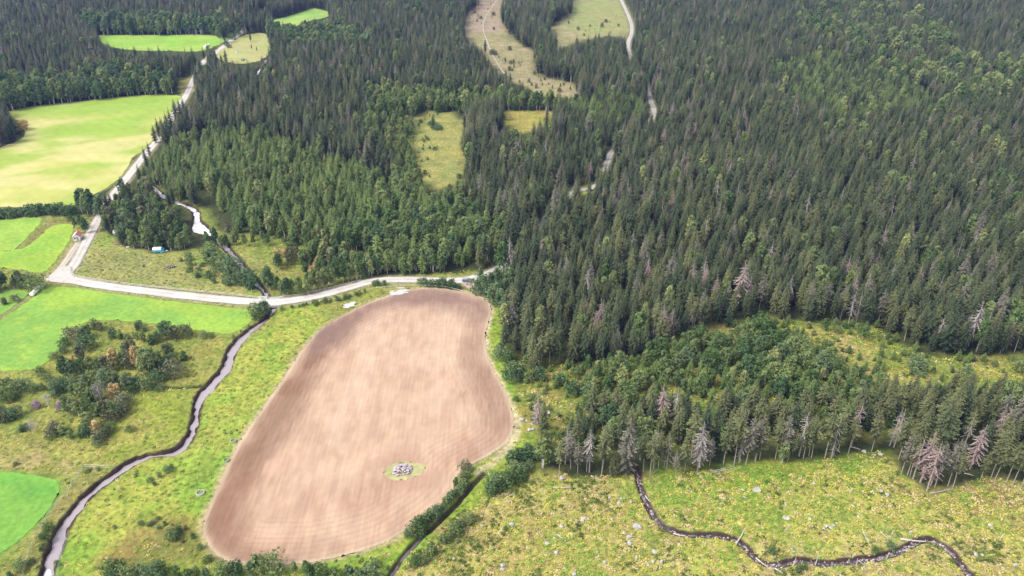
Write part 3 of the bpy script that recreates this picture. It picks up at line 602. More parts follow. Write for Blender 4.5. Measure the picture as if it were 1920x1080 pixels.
def leafy_mb(seed, n_cl=16, rx=.26, z0=.28, z1=1.0, leaf=.042, per=42, shape='egg'):
    r_ = random.Random(seed); m = MB(); cz = (z0 + z1) / 2; hz = (z1 - z0) / 2
    cl = []
    for i in range(n_cl):
        t = (i + r_.random()) / n_cl; z = z0 + (z1 - z0) * (.10 + .82 * t)
        e = math.sqrt(max(.04, 1 - ((z - cz) / hz) ** 2))
        if shape == 'egg': e *= (1.15 - .45 * t)
        a = i * 2.4 + r_.uniform(-.5, .5); rr = rx * e * r_.uniform(.35, .85)
        cl.append((rr * math.cos(a), rr * math.sin(a), z, rx * r_.uniform(.34, .55) * (.6 + .5 * e)))
    cl.append((0, 0, z1 - rx * .25, rx * .3))
    for (x, y, z, rad) in cl:
        for _ in range(per):
            d = Vector((r_.gauss(0, 1), r_.gauss(0, 1), r_.gauss(0, 1) * .9 + .25)).normalized(); rr = rad * r_.uniform(.55, 1.08) ** .6
            p = Vector((x, y, z)) + Vector((d.x * rr, d.y * rr, d.z * rr * 1.1)); nn = (d + Vector((r_.gauss(0, .5), r_.gauss(0, .5), r_.gauss(0, .5)))).normalized()
            a = nn.orthogonal().normalized(); b = nn.cross(a); th = r_.uniform(0, 6.28); a, b = a * math.cos(th) + b * math.sin(th), b * math.cos(th) - a * math.sin(th)
            s_ = leaf * r_.uniform(.6, 1.4)
            m.add([p - a * s_, p - b * s_ * .6, p + a * s_, p + b * s_ * .7], [(0, 1, 2, 3)], 0, r_.random())
    return m, cl
def limbs_mb(cl, r0=.016, seed=0, two=False):
    m = MB(); r_ = random.Random(seed)
    for off in ((0, 0),) if not two else ((-.02, 0), (.025, .01)):
        m.tube([(off[0], off[1], -.02), (off[0] * 1.6, off[1] * 1.5, .25), (off[0] * 2.4 + .01, off[1] * 2, .5), (off[0] * 2.5, 0, .85)], [r0, r0 * .8, r0 * .5, .002], 5)
    for (x, y, z, rad) in cl[:-1:2]:
        zb = z - .18 - .25 * math.hypot(x, y); m.tube([(0, 0, max(.1, zb)), (x * .6, y * .6, (max(.1, zb) + z) / 2 + .02), (x, y, z)], [r0 * .4, r0 * .25, .002], 3, cap=False)
    return m
PROTO = {}        # name -> list of (crown mesh builder, trunk mesh builder)
SPR = [(spruce_mesh(1, lo=.10, width=.118), trunk_mb(seed=1)), (spruce_mesh(2, lo=.05, width=.135, droop=.45), trunk_mb(seed=2)),
       (spruce_mesh(3, lo=.15, width=.105, irregular=.35), trunk_mb(seed=3)), (spruce_mesh(4, lo=.08, width=.125, dens=.88, irregular=.4), trunk_mb(seed=4)),
       (spruce_mesh(5, lo=.34, width=.105, whorls=24, dens=.85, irregular=.4), trunk_mb(r0=.0085, seed=5)), (spruce_mesh(6, lo=.42, width=.11, whorls=22, nb=6, dens=.85, irregular=.45), trunk_mb(r0=.009, seed=6))]
DEAD = [(spruce_mesh(11, lo=.16, width=.115, whorls=26, nb=6, dens=.85, thin=.55, droop=.55, irregular=.4), trunk_mb(seed=11)),
        (spruce_mesh(12, lo=.30, width=.10, whorls=22, nb=5, dens=.75, thin=.42, droop=.6, irregular=.5), trunk_mb(seed=12)),
        (spruce_mesh(13, lo=.12, width=.095, whorls=24, nb=5, dens=.6, thin=.32, droop=.5, irregular=.5), trunk_mb(seed=13))]
YNG = [(spruce_mesh(21, lo=.02, width=.20, whorls=17, nb=7, droop=.25, thin=1.1), trunk_mb(r0=.02, seed=21)), (spruce_mesh(22, lo=.02, width=.25, whorls=15, nb=7, droop=.2, thin=1.15), trunk_mb(r0=.022, seed=22)),
       (spruce_mesh(23, lo=.03, width=.17, whorls=18, nb=6, droop=.3, irregular=.4), trunk_mb(r0=.018, seed=23))]
rr_ = random.Random(99)
for i in (4, 5): stubs(SPR[i][0], rr_, .12, .42, 22, .05)
for i in range(3): stubs(DEAD[i][0], rr_, .06, .35, 14, .05)
BIR = []
for s_, kw in ((31, dict(rx=.21, z0=.25)), (32, dict(rx=.26, z0=.18)), (33, dict(rx=.18, z0=.32)), (34, dict(rx=.30, z0=.12, shape='round'))):
    m_, cl_ = leafy_mb(s_, **kw); BIR.append((m_, limbs_mb(cl_, seed=s_, two=(s_ == 33))))
BSH = []
for s_, kw in ((41, dict(rx=.55, z0=.0, n_cl=13, leaf=.07, shape='round')), (42, dict(rx=.75, z0=.0, n_cl=15, leaf=.075, shape='round')), (43, dict(rx=.42, z0=.02, n_cl=11, leaf=.07))):
    m_, cl_ = leafy_mb(s_, per=36, **kw); BSH.append((m_, limbs_mb(cl_, .02, s_)))
BARE = []
for s_ in (51, 52):
    m_, cl_ = leafy_mb(s_, rx=.30, z0=.25, leaf=.016, per=55, n_cl=15); BARE.append((m_, limbs_mb(cl_, seed=s_)))
CL = {}
def crown_mesh(kind, i, mat):
    k = (kind, i, mat.name)
    if k not in CL:
        m = dict(spruce=SPR, dead=DEAD, young=YNG, birch=BIR, shrub=BSH, bare=BARE)[kind][i][0]; CL[k] = m.mesh('crown', [mat])
    return CL[k]
def trunk_mesh(kind, i, mat):
    k = (kind, i, mat.name, 't')
    if k not in CL:
        m = dict(spruce=SPR, dead=DEAD, young=YNG, birch=BIR, shrub=BSH, bare=BARE)[kind][i][1]; CL[k] = m.mesh('trunk', [mat])
    return CL[k]
def joined(kind, i, mat, bark):
    a, b = dict(spruce=SPR, dead=DEAD, young=YNG, birch=BIR, shrub=BSH, bare=BARE)[kind][i]
    m = MB(); m.add(a.V, a.F, 0, a.T); m.add(b.V, b.F, 1, 0); return m.mesh('stand_tree', [mat, bark])
def herb_mb(seed, n=16, w=.5, h=.5):
    r_ = random.Random(seed); m = MB()
    for _ in range(n):
        a = r_.uniform(0, 6.28); rr = w * math.sqrt(r_.random()); x, y = rr * math.cos(a), rr * math.sin(a); hh = h * r_.uniform(.5, 1.1) * (1 - .5 * rr / w); s_ = r_.uniform(.10, .22)
        b = r_.uniform(0, 6.28); c, s2 = math.cos(b) * s_, math.sin(b) * s_
        m.add([(x - c, y - s2, hh * .35), (x + s2 * .8, y - c * .8, hh * .8), (x + c, y + s2, hh), (x - s2 * .8, y + c * .8, hh * .7)], [(0, 1, 2, 3)], 0, 0)
    return m

# ------------------------------------------------------------------ geometry-node stands ("stuff")
def stand(name, label, pts, rz, scl, var, protos):
    """one object whose points carry plants; pts Nx3, rz N, scl Nx3, var N; protos list of meshes"""
    if len(pts) == 0: return
    me = bpy.data.meshes.new(name); me.vertices.add(len(pts)); me.vertices.foreach_set('co', np.asarray(pts, np.float32).ravel())
    a = me.attributes.new('rz', 'FLOAT_VECTOR', 'POINT'); rv = np.zeros((len(pts), 3), np.float32); rv[:, 2] = rz; rv[:, 0] = rng.normal(0, .025, len(pts)); rv[:, 1] = rng.normal(0, .025, len(pts)); a.data.foreach_set('vector', rv.ravel())
    a = me.attributes.new('scl', 'FLOAT_VECTOR', 'POINT'); a.data.foreach_set('vector', np.asarray(scl, np.float32).ravel())
    a = me.attributes.new('var', 'INT', 'POINT'); a.data.foreach_set('value', np.asarray(var, np.int32))
    o = obj(name, me); o['kind'] = 'stuff'; o['label'] = label
    ng = bpy.data.node_groups.new(name + '_nodes', 'GeometryNodeTree')
    ng.interface.new_socket('Geometry', in_out='INPUT', socket_type='NodeSocketGeometry'); ng.interface.new_socket('Geometry', in_out='OUTPUT', socket_type='NodeSocketGeometry')
    N, L = ng.nodes, ng.links; gi = N.new('NodeGroupInput'); go = N.new('NodeGroupOutput'); jn = N.new('GeometryNodeJoinGeometry')
    def attr(nm, t): n = N.new('GeometryNodeInputNamedAttribute'); n.data_type = t; n.inputs[0].default_value = nm; return n.outputs[0]
    A_r, A_s, A_v = attr('rz', 'FLOAT_VECTOR'), attr('scl', 'FLOAT_VECTOR'), attr('var', 'INT')
    for i, pm in enumerate(protos):
        if not (np.asarray(var) == i).any(): continue
        po = bpy.data.objects.new('plant_form', pm)
        oi = N.new('GeometryNodeObjectInfo'); oi.inputs[0].default_value = po; oi.transform_space = 'ORIGINAL'; oi.inputs['As Instance'].default_value = True
        cmp = N.new('FunctionNodeCompare'); cmp.data_type = 'INT'; cmp.operation = 'EQUAL'; L.new(A_v, cmp.inputs[2]); cmp.inputs[3].default_value = i
        ip = N.new('GeometryNodeInstanceOnPoints'); L.new(gi.outputs[0], ip.inputs['Points']); L.new(cmp.outputs[0], ip.inputs['Selection']); L.new(oi.outputs['Geometry'], ip.inputs['Instance'])
        L.new(A_r, ip.inputs['Rotation']); L.new(A_s, ip.inputs['Scale']); L.new(ip.outputs[0], jn.inputs[0])
    L.new(jn.outputs[0], go.inputs[0]); md = o.modifiers.new('stand', 'NODES'); md.node_group = ng
    return o

# ------------------------------------------------------------------ scatter
PL = []   # dicts: kind, var, mat, bark, x, y, H, W, lab
def hexpts(lo, hi, s, jit=.36):
    nx = int((hi[0] - lo[0]) / s) + 2; ny = int((hi[1] - lo[1]) / (s * .866)) + 2
    X, Y = np.meshgrid(np.arange(nx), np.arange(ny)); x = lo[0] + (X + .5 * (Y % 2)) * s; y = lo[1] + Y * s * .866
    P = np.stack([x.ravel(), y.ravel()], 1); return P + rng.uniform(-jit, jit, P.shape) * s
def blocked(P, H, tol=.9, water=True, road=True):
    bad = np.zeros(len(P), bool)
    for fr in (0, .35, .7, tol):
        u, v = proj(P[:, 0], P[:, 1], H * fr); UV0 = np.stack([u, v], 1); k9 = np.clip(v / 150, .5, 1.5); UV = np.stack([u + (fbm(P[:, 0], P[:, 1], 11, 77, 2) - .5) * 16 * k9, v + (fbm(P[:, 0], P[:, 1], 11, 78, 2) - .5) * 9 * k9], 1)
        pk = rng.random(len(P)) < (.55 if fr == tol else 1.1)
        for poly in VIS: 
            bad |= pk & inside(poly, UV if poly is VIS[0] or any(poly is q for q in VIS[:7]) else UV0)
    if road:
        for k in ROAD_L: bad |= ldist(ROAD_L[k], P) < ROAD_W[k] / 2 + (1.0 if k != 'f' else .1)
    bad |= sdist(RIV_POLY, P) < .4; bad |= ldist(BROOK_L, P) < .8
    return bad
def add(kind, var, mat, bark, x, y, H, W=1.0, lab=None, name=None, cat=None): PL.append(dict(kind=kind, var=var, mat=mat, bark=bark, x=float(x), y=float(y), H=float(H), W=float(W), lab=lab, name=name, cat=cat))

# --- the great forest
Pn = hexpts(np.array([-330., 120.]), np.array([420., 560.]), 3.85); Pf = hexpts(np.array([-640., 560.]), np.array([640., 1000.]), 4.3)
P = np.vstack([Pn, Pf])
keep = np.abs(P[:, 0]) < 50 + .66 * P[:, 1]
for o_ in OPENS: keep &= sdist(o_, P) > .3
P = P[keep]
u_, v_ = proj(P[:, 0], P[:, 1], 0 * P[:, 0]); UV = np.stack([u_, v_], 1)
hn = fbm(P[:, 0], P[:, 1], 35, 101)
H = 12.6 + rng.normal(0, 1.9, len(P)) + (hn - .5) * 6
zones = {}
def inpx(poly): return inside(np.array(poly, float), UV)
plant = inpx([(262,345),(300,285),(400,258),(500,262),(600,300),(700,335),(760,365),(860,385),(905,420),(960,470),(900,500),(820,512),(700,520),(600,470),(540,470),(440,440),(400,390),(330,372)])
mixed = inpx([(750,340),(800,355),(900,400),(905,500),(700,520),(640,470),(700,400)]) | inpx([(690,180),(900,190),(1090,200),(1080,215),(930,212),(880,225),(800,215),(760,240),(740,330),(690,260)])
birchN = inpx([(560,440),(590,425),(680,440),(665,480),(560,480)])
river = inpx([(380,420),(440,430),(520,470),(560,480),(560,500),(700,500),(830,495),(890,500),(890,560),(600,560),(500,562),(440,510),(400,470)])
west = inpx([(140,430),(190,370),(280,350),(340,385),(400,425),(420,470),(340,480),(240,480)])
topb = inpx([(480,68),(640,68),(700,100),(560,110)]) | inpx([(0,175),(240,150),(350,165),(350,182),(180,196),(0,215)]) | inpx([(150,50),(420,50),(440,70),(170,72)])
nep = inpx([(1480,20),(1620,5),(1760,60),(1830,130),(1920,140),(1920,230),(1800,210),(1680,170),(1600,120),(1500,80)])
ybog = inpx([(700,230),(770,215),(780,300),(800,350),(860,350),(880,360),(830,370),(770,350),(720,310)])
neplant = inpx([(1440,140),(1560,110),(1700,170),(1780,230),(1700,240),(1560,240),(1460,190)]) | inpx([(1050,210),(1130,190),(1220,215),(1200,250),(1090,250)]) 
teal = inpx([(892,515),(925,510),(960,520),(965,560),(940,600),(915,560),(897,545)])
fr_edge = sdist(GP(FRONT), P)
H = np.where(plant, 8.5 + rng.normal(0, 1.2, len(P)), H); H = np.where(mixed, 9.5 + rng.normal(0, 1.3, len(P)), H); H = np.where(ybog, 6 + rng.normal(0, 1.4, len(P)), H)
H = np.where(river | west, 7.6 + rng.normal(0, 1.8, len(P)), H); H = np.where(neplant, 10 + rng.normal(0, 1.2, len(P)), H); H = np.where(teal, 6 + rng.normal(0, 1, len(P)), H)
near_front = (fr_edge < 60) & (v_ > 740)
H = np.where(near_front & (u_ > 1000), 13.2 + rng.normal(0, 2.6, len(P)), H)
H = np.clip(H, 3, 21)
bad = blocked(P, H)
r3a = rng.random(len(P)); rnd = rng.random(len(P)); rn2 = rng.random(len(P))
bad |= near_front & ((rng.random(len(P)) < .15) | (fr_edge < 7) & (rng.random(len(P)) < .75))
for i in np.flatnonzero(~bad):
    x, y, h, r1, r2 = P[i, 0], P[i, 1], H[i], rnd[i], rn2[i]
    if neplant[i] and r3a[i] < .5: add('spruce', int(r2 * 4), L_sp, M_bark, x, y, h, 1.05)
    elif plant[i] or neplant[i]:
        if mixed[i] and r1 < .45: add('birch', int(r2 * 4), L_green if r1 < .33 else L_blue, M_birchbark, x, y, h * .95, .95)
        elif r1 < .16: add('birch', int(r2 * 3), L_green if r1 < .11 else L_pale, M_birchbark, x, y, h, .85)
        else: add('young', 2 if r2 < .6 else 0, L_spy, M_bark, x, y, h, .95)
    elif birchN[i]: add('birch', int(r2 * 4), L_pale if r1 < .8 else L_green, M_birchbark, x, y, 9.5 + r2 * 2, .95)
    elif river[i] or topb[i] or teal[i]:
        mt = L_blue if teal[i] else (L_green if r1 < .45 else L_blue if r1 < .8 else L_pale if r1 < .9 else L_grey)
        if r1 < .85 or teal[i]: add('birch', int(r2 * 4), mt, M_birchbark, x, y, h * .9, 1.0)
        else: add('spruce', int(r2 * 4), L_sp, M_bark, x, y, h, 1)
    elif west[i]: 
        if r1 < .55: add('birch', int(r2 * 4), L_green if r1 < .25 else L_blue if r1 < .4 else L_grey, M_birchbark, x, y, h * .9, 1)
        else: add('spruce', int(r2 * 4), L_sp, M_bark, x, y, h * 1.1, 1.1)
    elif ybog[i] or mixed[i]: add('birch' if r1 < .55 else 'young', int(r2 * 3), (L_pale if r1 < .2 else L_green) if r1 < .55 else L_spy, M_birchbark if r1 < .55 else M_bark, x, y, h, .9)
    elif nep[i] and r1 < .20: add('birch', int(r2 * 4), L_pale if r1 < .05 else L_green, M_birchbark, x, y, h * .95, 1)
    else:
        edge = fr_edge[i] < 6
        pd = .035 + (.05 if near_front[i] else 0)
        if r1 < pd: add('dead', int(r2 * 3), L_dead if r2 < .45 else L_deadg, M_barkpale, x, y, h * .95, 1)
        elif r1 < pd + .05: add('birch', int(r2 * 3), L_green if r2 < .8 else L_pale, M_birchbark, x, y, h * .8, .9)
        elif edge and r1 < .75: add('spruce', 4 + int(r2 * 2), L_spo, M_barkpale, x, y, h, 1.0)
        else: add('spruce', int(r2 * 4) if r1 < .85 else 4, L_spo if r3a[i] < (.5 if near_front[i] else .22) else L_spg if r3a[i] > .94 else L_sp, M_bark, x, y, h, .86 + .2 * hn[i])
# --- recognisable dead and dying spruces (photo pixel of the base)
for (u, v, h, g, var) in ((1308,882,15,1,0),(1498,855,14,1,1),(1595,838,14,0,1),(1238,800,14,0,0),(1262,798,12,1,1),(1725,905,15,0,0),(1745,910,12,0,0),(1712,898,13,0,1),(1738,920,15,0,1),(1818,880,14,0,0),(1800,862,14,1,2),(1668,835,12,1,2),(1676,838,12,1,1),(1250,880,11,1,2),(1225,878,12,1,1),(1105,885,13,1,1),(1060,872,12,1,2),(1470,845,10,1,1),(1558,860,13,1,2),(1385,868,15,1,2),(1815,650,16,1,0),(1836,655,13,1,1),(1590,608,12,1,1),(1605,605,11,1,2),(1385,580,18,0,0),(1402,578,13,0,1),(1320,560,12,0,0),(1255,640,12,0,0),(1240,645,14,0,0),(1155,655,9,1,2),(1100,560,11,1,0),(1060,525,10,1,1),(955,510,14,1,0),(1160,400,14,0,0),(1150,410,12,0,0),(1440,410,14,0,0),(1455,412,13,0,0),(1468,408,13,0,1),(1380,245,13,0,0),(1390,250,14,0,0),(1365,255,12,0,0),(1300,270,13,0,0),(1290,275,12,0,1),(1350,260,11,0,0),(1105,340,11,0,0),(1002,345,9,0,0),(1595,540,12,0,1),(1580,535,12,0,1),(1318,555,12,0,0),(1440,510,12,1,1),(1665,560,13,1,1),(1700,470,12,1,0),(1770,655,12,1,2),(1755,650,11,1,1),(1780,870,8,1,1),(1190,640,8,1,1)):
    x, y = G(u, v); add('dead', var, L_deadg if g else L_dead, M_barkpale, x, y, h, 1.15)
# --- front edge spruces with long bare stems and low skirts
for (u, v, h, var) in ((1048,893,11,5),(1070,880,12,4),(1128,889,14,5),(1173,889,17,3),(1206,885,13,4),(1218,893,13,5),(1266,895,8,4),(1284,885,11,4),(1330,874,9,4),(1376,873,17,5),(1398,870,15,4),(1416,866,14,5),(1424,862,13,4),(1453,862,13,5),(1465,864,14,4),(1476,866,10,4),(1506,860,13,4),(1521,859,13,5),(1546,860,15,5),(1562,856,13,4),(1634,846,13,4),(1690,888,13,4),(1701,892,13,5),(1706,893,11,5),(1752,915,13,5),(1777,912,14,4),(1786,915,13,5),(1838,900,9,4),(1858,895,14,4),(1866,898,13,4),(1886,906,13,5),(1898,910,13,5),(1914,916,12,5),(1083,888,10,4),(1100,884,11,5),(1150,893,8,3),(1234,878,12,4),(1245,876,11,4),(1356,872,14,4),(1590,852,12,5),
    (1015,690,13,5),(1005,694,9,1),(1000,688,12,1),(1030,682,14,4),(1080,663,11,5),(1090,662,12,4),(1130,655,11,4),(1202,652,10,4),(1244,660,12,4),(1300,620,13,5),(1316,616,12,4),(1358,588,11,4),(1420,568,11,4),(1510,590,12,3),(1545,590,12,4),(1575,600,12,4),(1645,608,13,4),(1662,612,13,4),(1695,640,13,4),(1712,645,11,1),(1790,660,11,4),(1880,660,12,4),(1902,660,12,5)):
    x, y = G(u, v); add('spruce', var, L_spg if random.random() < .16 else L_spo, M_barkpale, x, y, h, 1.0)
# --- regeneration clearing: young spruce, birch bushes
Pr = hexpts(GP(REGEN).min(0), GP(REGEN).max(0), 2.6, .42); Pr = Pr[sdist(GP(REGEN), Pr) < -.3]; Pr = Pr[Pr[:, 0] < 60 + .66 * Pr[:, 1]]
ur, vr = proj(Pr[:, 0], Pr[:, 1], 0 * Pr[:, 0]); UVr = np.stack([ur, vr], 1)
dense = inside(np.array([(1100,700),(1240,668),(1330,630),(1440,615),(1560,680),(1640,750),(1700,760),(1925,740),(1925,800),(1500,840),(1100,850),(1080,800)], float), UVr)
strawz = inside(np.array([(1480,600),(1560,612),(1640,650),(1720,680),(1925,680),(1925,722),(1760,728),(1660,745),(1610,735),(1590,690),(1530,650)], float), UVr)
westz = inside(np.array([(940,660),(1100,690),(1110,770),(1040,830),(960,800)], float), UVr)
dn = fbm(Pr[:, 0], Pr[:, 1], 7, 131)
for i in range(len(Pr)):
    r1, r2, r3 = rng.random(3); x, y = Pr[i]; dens_ = (.88 if vr[i] > 770 else .80) if dense[i] else (.30 if strawz[i] else .42 if westz[i] else .72)
    if dn[i] < .5 - (dens_ - .5) * .55 and r1 > dens_ * .5: continue
    if r1 > dens_: continue
    if vr[i] > 775 and r2 < .38 or vr[i] > 755 and ur[i] > 1620 and r2 < .7: add('spruce', int(r3 * 5), L_sp if r1 < .4 else L_spo, M_bark, x, y, 8.5 + r1 * 5, 1.1)
    elif dense[i]:
        if r2 < .50: add('birch', int(r3 * 4), L_green if r2 < .38 else L_pale if r2 < .43 else L_blue, M_birchbark, x, y, 4.2 + r3 * 3.4, 1.0)
        elif r2 < .92: add('young', int(r3 * 3), L_spy, M_bark, x, y, 3.0 + r3 * 3.8, 1.0)
        else: add('shrub', int(r3 * 3), L_green, M_birchbark, x, y, 2 + r3, 1)
    else:
        if r2 < .66: add('young', int(r3 * 3), L_spy, M_bark, x, y, 1.8 + r3 * 2.6, 1.1)
        elif r2 < .9: add('shrub', int(r3 * 3), L_green if r3 < .6 else L_pale, M_birchbark, x, y, 1.3 + r3 * 1.3, .9)
        else: add('birch', int(r3 * 4), L_green, M_birchbark, x, y, 3.5 + r3 * 2.5, 1)
for (u, v, h, w) in ((1718,698,4.6,1.0),):
    x, y = G(u, v); add('shrub', 1, L_blue, M_birchbark, x, y, h, w, 'large round dark green bush alone on the straw-coloured clearing', 'bush', 'bush')
for (u, v, h) in ((1395,640,7),(1420,632,8),(1432,640,8.5),(1360,665,7),(1340,655,6),(1485,690,5),(1520,700,5),(1640,705,4)):
    x, y = G(u, v); add('birch', random.randrange(4), L_green, M_birchbark, x, y, h, 1.1)
# dark broadleaf trees inside the front block
for (u, v, h) in ((1165,745,6),(1180,760,7),(1190,735,7),(1140,800,7),(1150,830,8),(1135,770,6),(1210,830,8),(1200,860,7),(1360,850,8),(1090,850,6),(1030,868,5),(1050,862,5),(1085,800,5),(1100,820,6)):
    x, y = G(u, v); add('birch', random.randrange(4), L_green if u % 3 else L_blue, M_birchbark, x, y, h, 1.2)
# --- named shrubs and trees of the lowland. z5: zoom origin (80,600) scale 6; z8: origin (0,680) scale 6.75
def z5(X, Y): return 80 + X / 6, 600 + Y / 6
def z8(X, Y): return X / 6.75, 680 + Y / 6.75
MT = dict(g=L_green, b=L_blue, p=L_pale, o=L_orange, y=L_grey, m=L_mauve)
def put(u, v, kind, var, mt, h, w=1.0, lab=None, name=None, cat=None):
    x, y = G(u, v); k = dict(B='birch', S='shrub', X='bare', Y='young', P='spruce')[kind]
    mat = {'X': L_deadg, 'Y': L_spy, 'P': L_sp}.get(kind, MT.get(mt)) if kind in 'XYP' else MT[mt]
    add(k, var, mat, M_bark if kind in 'YP' else M_birchbark, x, y, h, w, lab, name, cat)
for row in ((350,215,'S',1,'y',4,1.0),(500,210,'B',3,'b',4.5,1.3),(480,330,'S',1,'b',4,1.1),(250,290,'S',1,'g',2.5,1),(240,370,'S',1,'b',2,1),(130,430,'S',1,'g',2,1),(590,100,'S',0,'g',3.4,.8),(650,112,'S',0,'y',3,.8),
    (500,110,'S',0,'o',2.2,.6),(790,205,'S',2,'b',3.6,1),(880,212,'Y',1,'g',3.6,1.2),(960,222,'S',0,'g',2,1),(1090,112,'S',0,'b',3,1),(1140,132,'S',0,'b',2,1),(1060,216,'S',0,'g',2.2,1),(1140,240,'S',2,'p',3,.9),(1225,272,'Y',1,'g',4,1.3),(1290,235,'S',1,'b',3,.7),
    (1400,205,'B',3,'b',6,1.3),(1490,205,'S',2,'y',4.2,1),(1640,180,'S',1,'y',3.4,.8),(1560,120,'S',1,'g',2.0,1),(1820,190,'S',1,'g',2,1),(1900,195,'S',1,'g',1.6,1),
    (450,480,'B',1,'y',6,1.1),(250,660,'B',0,'g',7.2,1.0),(290,650,'B',1,'g',6,1),(350,640,'B',1,'b',6,1.0),(385,600,'B',2,'o',6,.8),(450,610,'B',3,'g',5,1),(540,590,'B',1,'p',5,1.1),(620,585,'B',3,'g',4.6,1),(700,565,'B',1,'y',5,1.2),
    (810,540,'B',1,'o',7,.9),(790,560,'B',3,'y',5,1.1),(900,555,'B',1,'g',5.2,1),(930,540,'B',1,'p',4.5,1),(990,540,'B',3,'y',6,1),(970,440,'B',1,'y',6.4,1.1),(1050,440,'B',2,'y',6.5,1),(1075,560,'B',0,'o',8,.8),(1140,605,'B',2,'p',6.4,1.3),(1200,595,'B',3,'g',8.6,1.1),(1240,560,'Y',1,'g',7,1.3),
    (1310,430,'Y',0,'g',3.5,1.2),(1400,420,'B',1,'y',4.6,1.1),(1440,400,'S',2,'g',4,1),(1590,440,'Y',1,'g',3.6,1.4),(1490,625,'S',1,'y',4.3,1.1),(1380,560,'S',1,'b',3.3,1),(1290,690,'S',1,'b',3.3,1.2),(1430,500,'S',1,'b',3,1),(1370,660,'S',1,'g',2.3,1),
    (160,800,'S',1,'b',3.4,1),(240,795,'S',1,'b',3.4,1),(320,780,'S',0,'g',3,1),(400,765,'S',1,'b',3.4,1),(500,765,'B',3,'b',4.5,1.2),(590,745,'B',3,'g',5,1.2),(740,770,'B',3,'b',6.4,1.3),(850,745,'B',3,'g',4,1.2),(950,760,'B',3,'b',5,1.3),(1060,755,'S',1,'b',3.4,1),(1160,765,'S',1,'g',3,1),(1250,780,'S',1,'g',2.3,1),(1330,790,'S',1,'g',1.6,1.2),
    (150,865,'S',1,'b',2.1,1),(370,880,'B',1,'g',4.4,1.1),(470,890,'B',3,'g',5.4,1.1),(560,910,'Y',1,'g',5,1.3),(640,905,'B',3,'b',5,1),(670,925,'X',0,'y',6.2,1),(800,905,'B',1,'o',5.4,.9),(860,895,'B',1,'o',5.2,.9),(905,965,'S',1,'y',3.4,1),(880,900,'B',3,'g',3.5,1.2),
    (300,1070,'B',0,'g',6.4,1),(340,1075,'B',1,'g',5.5,1.1),(410,1085,'B',2,'p',5.8,1.1),(520,1060,'B',3,'g',5,1.2),(610,1070,'Y',1,'g',4.2,1.5),(700,1050,'B',1,'y',4,1.3),(760,1020,'X',1,'y',3.6,1.1),(830,1060,'S',1,'g',3.3,1),(900,1065,'S',0,'y',3,1),(1000,820,'S',1,'g',2,1)):
    u, v = z5(row[0], row[1]); put(u, v, *row[2:])
for row in ((100,320,'S',1,'b',3,1),(200,360,'S',1,'g',3,1),(300,340,'S',1,'b',3,1),(380,360,'S',1,'b',2.2,1),(50,460,'S',1,'g',2.6,1),(130,490,'S',1,'g',2.4,1),(190,440,'S',1,'g',2.2,1),(440,360,'S',1,'g',2.2,1),(540,350,'S',1,'g',1.8,1),(60,740,'S',0,'y',3.2,1),(130,720,'S',0,'b',3,1),(195,690,'S',1,'b',3,1),(20,745,'S',0,'y',3,1),(10,620,'S',0,'g',2.4,1),(-30,690,'S',1,'g',3.5,1),
    (620,552,'X',1,'y',4,1.3),(270,870,'Y',1,'g',2.6,1.5),(330,850,'S',0,'b',2,1),(440,885,'X',0,'y',4.2,1.3),(660,930,'S',1,'y',2.4,1),(710,880,'S',0,'y',3.2,.9),(800,905,'Y',1,'g',3.4,1.4),(890,955,'S',2,'g',2.4,1),(880,880,'Y',1,'g',2,1.4),(1050,925,'Y',1,'g',3.8,1.4),(1110,940,'B',1,'b',4,1.2),(1140,850,'B',3,'p',5.6,1.1),(1240,900,'B',1,'o',4.4,1.1),(1250,1000,'S',0,'y',3,1.1),(1330,930,'S',0,'y',2.6,1),(1380,880,'S',1,'g',2.6,1),(1400,740,'S',1,'y',3,1),(1500,680,'S',1,'y',2.6,1),(1560,600,'S',0,'y',2.4,1),(1640,870,'S',1,'g',1.7,1.1),(1230,1060,'S',1,'g',1.6,1.2),(590,210,'S',1,'g',1.8,1.3),(520,150,'S',1,'g',2.2,1)):
    u, v = z8(row[0], row[1]); put(u, v, *row[2:])
for (X, Y, l) in ((470,570,'mauve heather-like twig heap on the left, beside a bare pale tree'), (770,590,'mauve heather-like twig heap beside the dark tree clump')):
    u, v = z8(X, Y); put(u, v, 'S', 1, 'm', 2.1, .9, l, 'twig_heap', 'twig heap')
def row_along(px, n, kinds, hr, jit=.8, w=1.0, ks='S', vars_=(0, 1, 2)):
    L_ = chaikin(GP(px), 1); s = np.r_[0, np.cumsum(np.hypot(*np.diff(L_, axis=0).T))]
    for k in range(n):
        t = s[-1] * (k + random.uniform(.1, .9)) / n; x = np.interp(t, s, L_[:, 0]) + random.uniform(-jit, jit); y = np.interp(t, s, L_[:, 1]) + random.uniform(-jit, jit)
        kk = random.choice(ks); mt = random.choice(kinds); vv = random.choice(vars_)
        k2 = dict(B='birch', S='shrub', Y='young')[kk]
        add(k2, vv % 3, L_spy if kk == 'Y' else MT[mt], M_birchbark, x, y, random.uniform(*hr) * (.78 if px[0][0] > 700 and px[0][1] > 850 else .88 if px[0][1] > 1060 else 1), w)
row_along([(768,1008),(800,978),(825,958)], 7, 'bbg', (2.6, 4.0), .7, 1)
row_along([(800,985),(830,955),(850,930)], 6, 'gb', (2.0, 3.4), .5, 1)
row_along([(775,1018),(790,1000),(880,895),(900,885)], 7, 'gb', (1.2, 2.4), .5, 1)
row_along([(700,1075),(730,1055)], 3, 'gb', (1, 2), 1, 1)
row_along([(832,950),(862,925),(880,905)], 5, 'gbgg', (2.4, 4.2), .8, 1)
row_along([(850,915),(875,890),(885,880)], 4, 'yg', (2.2, 3.6), .8, .9)
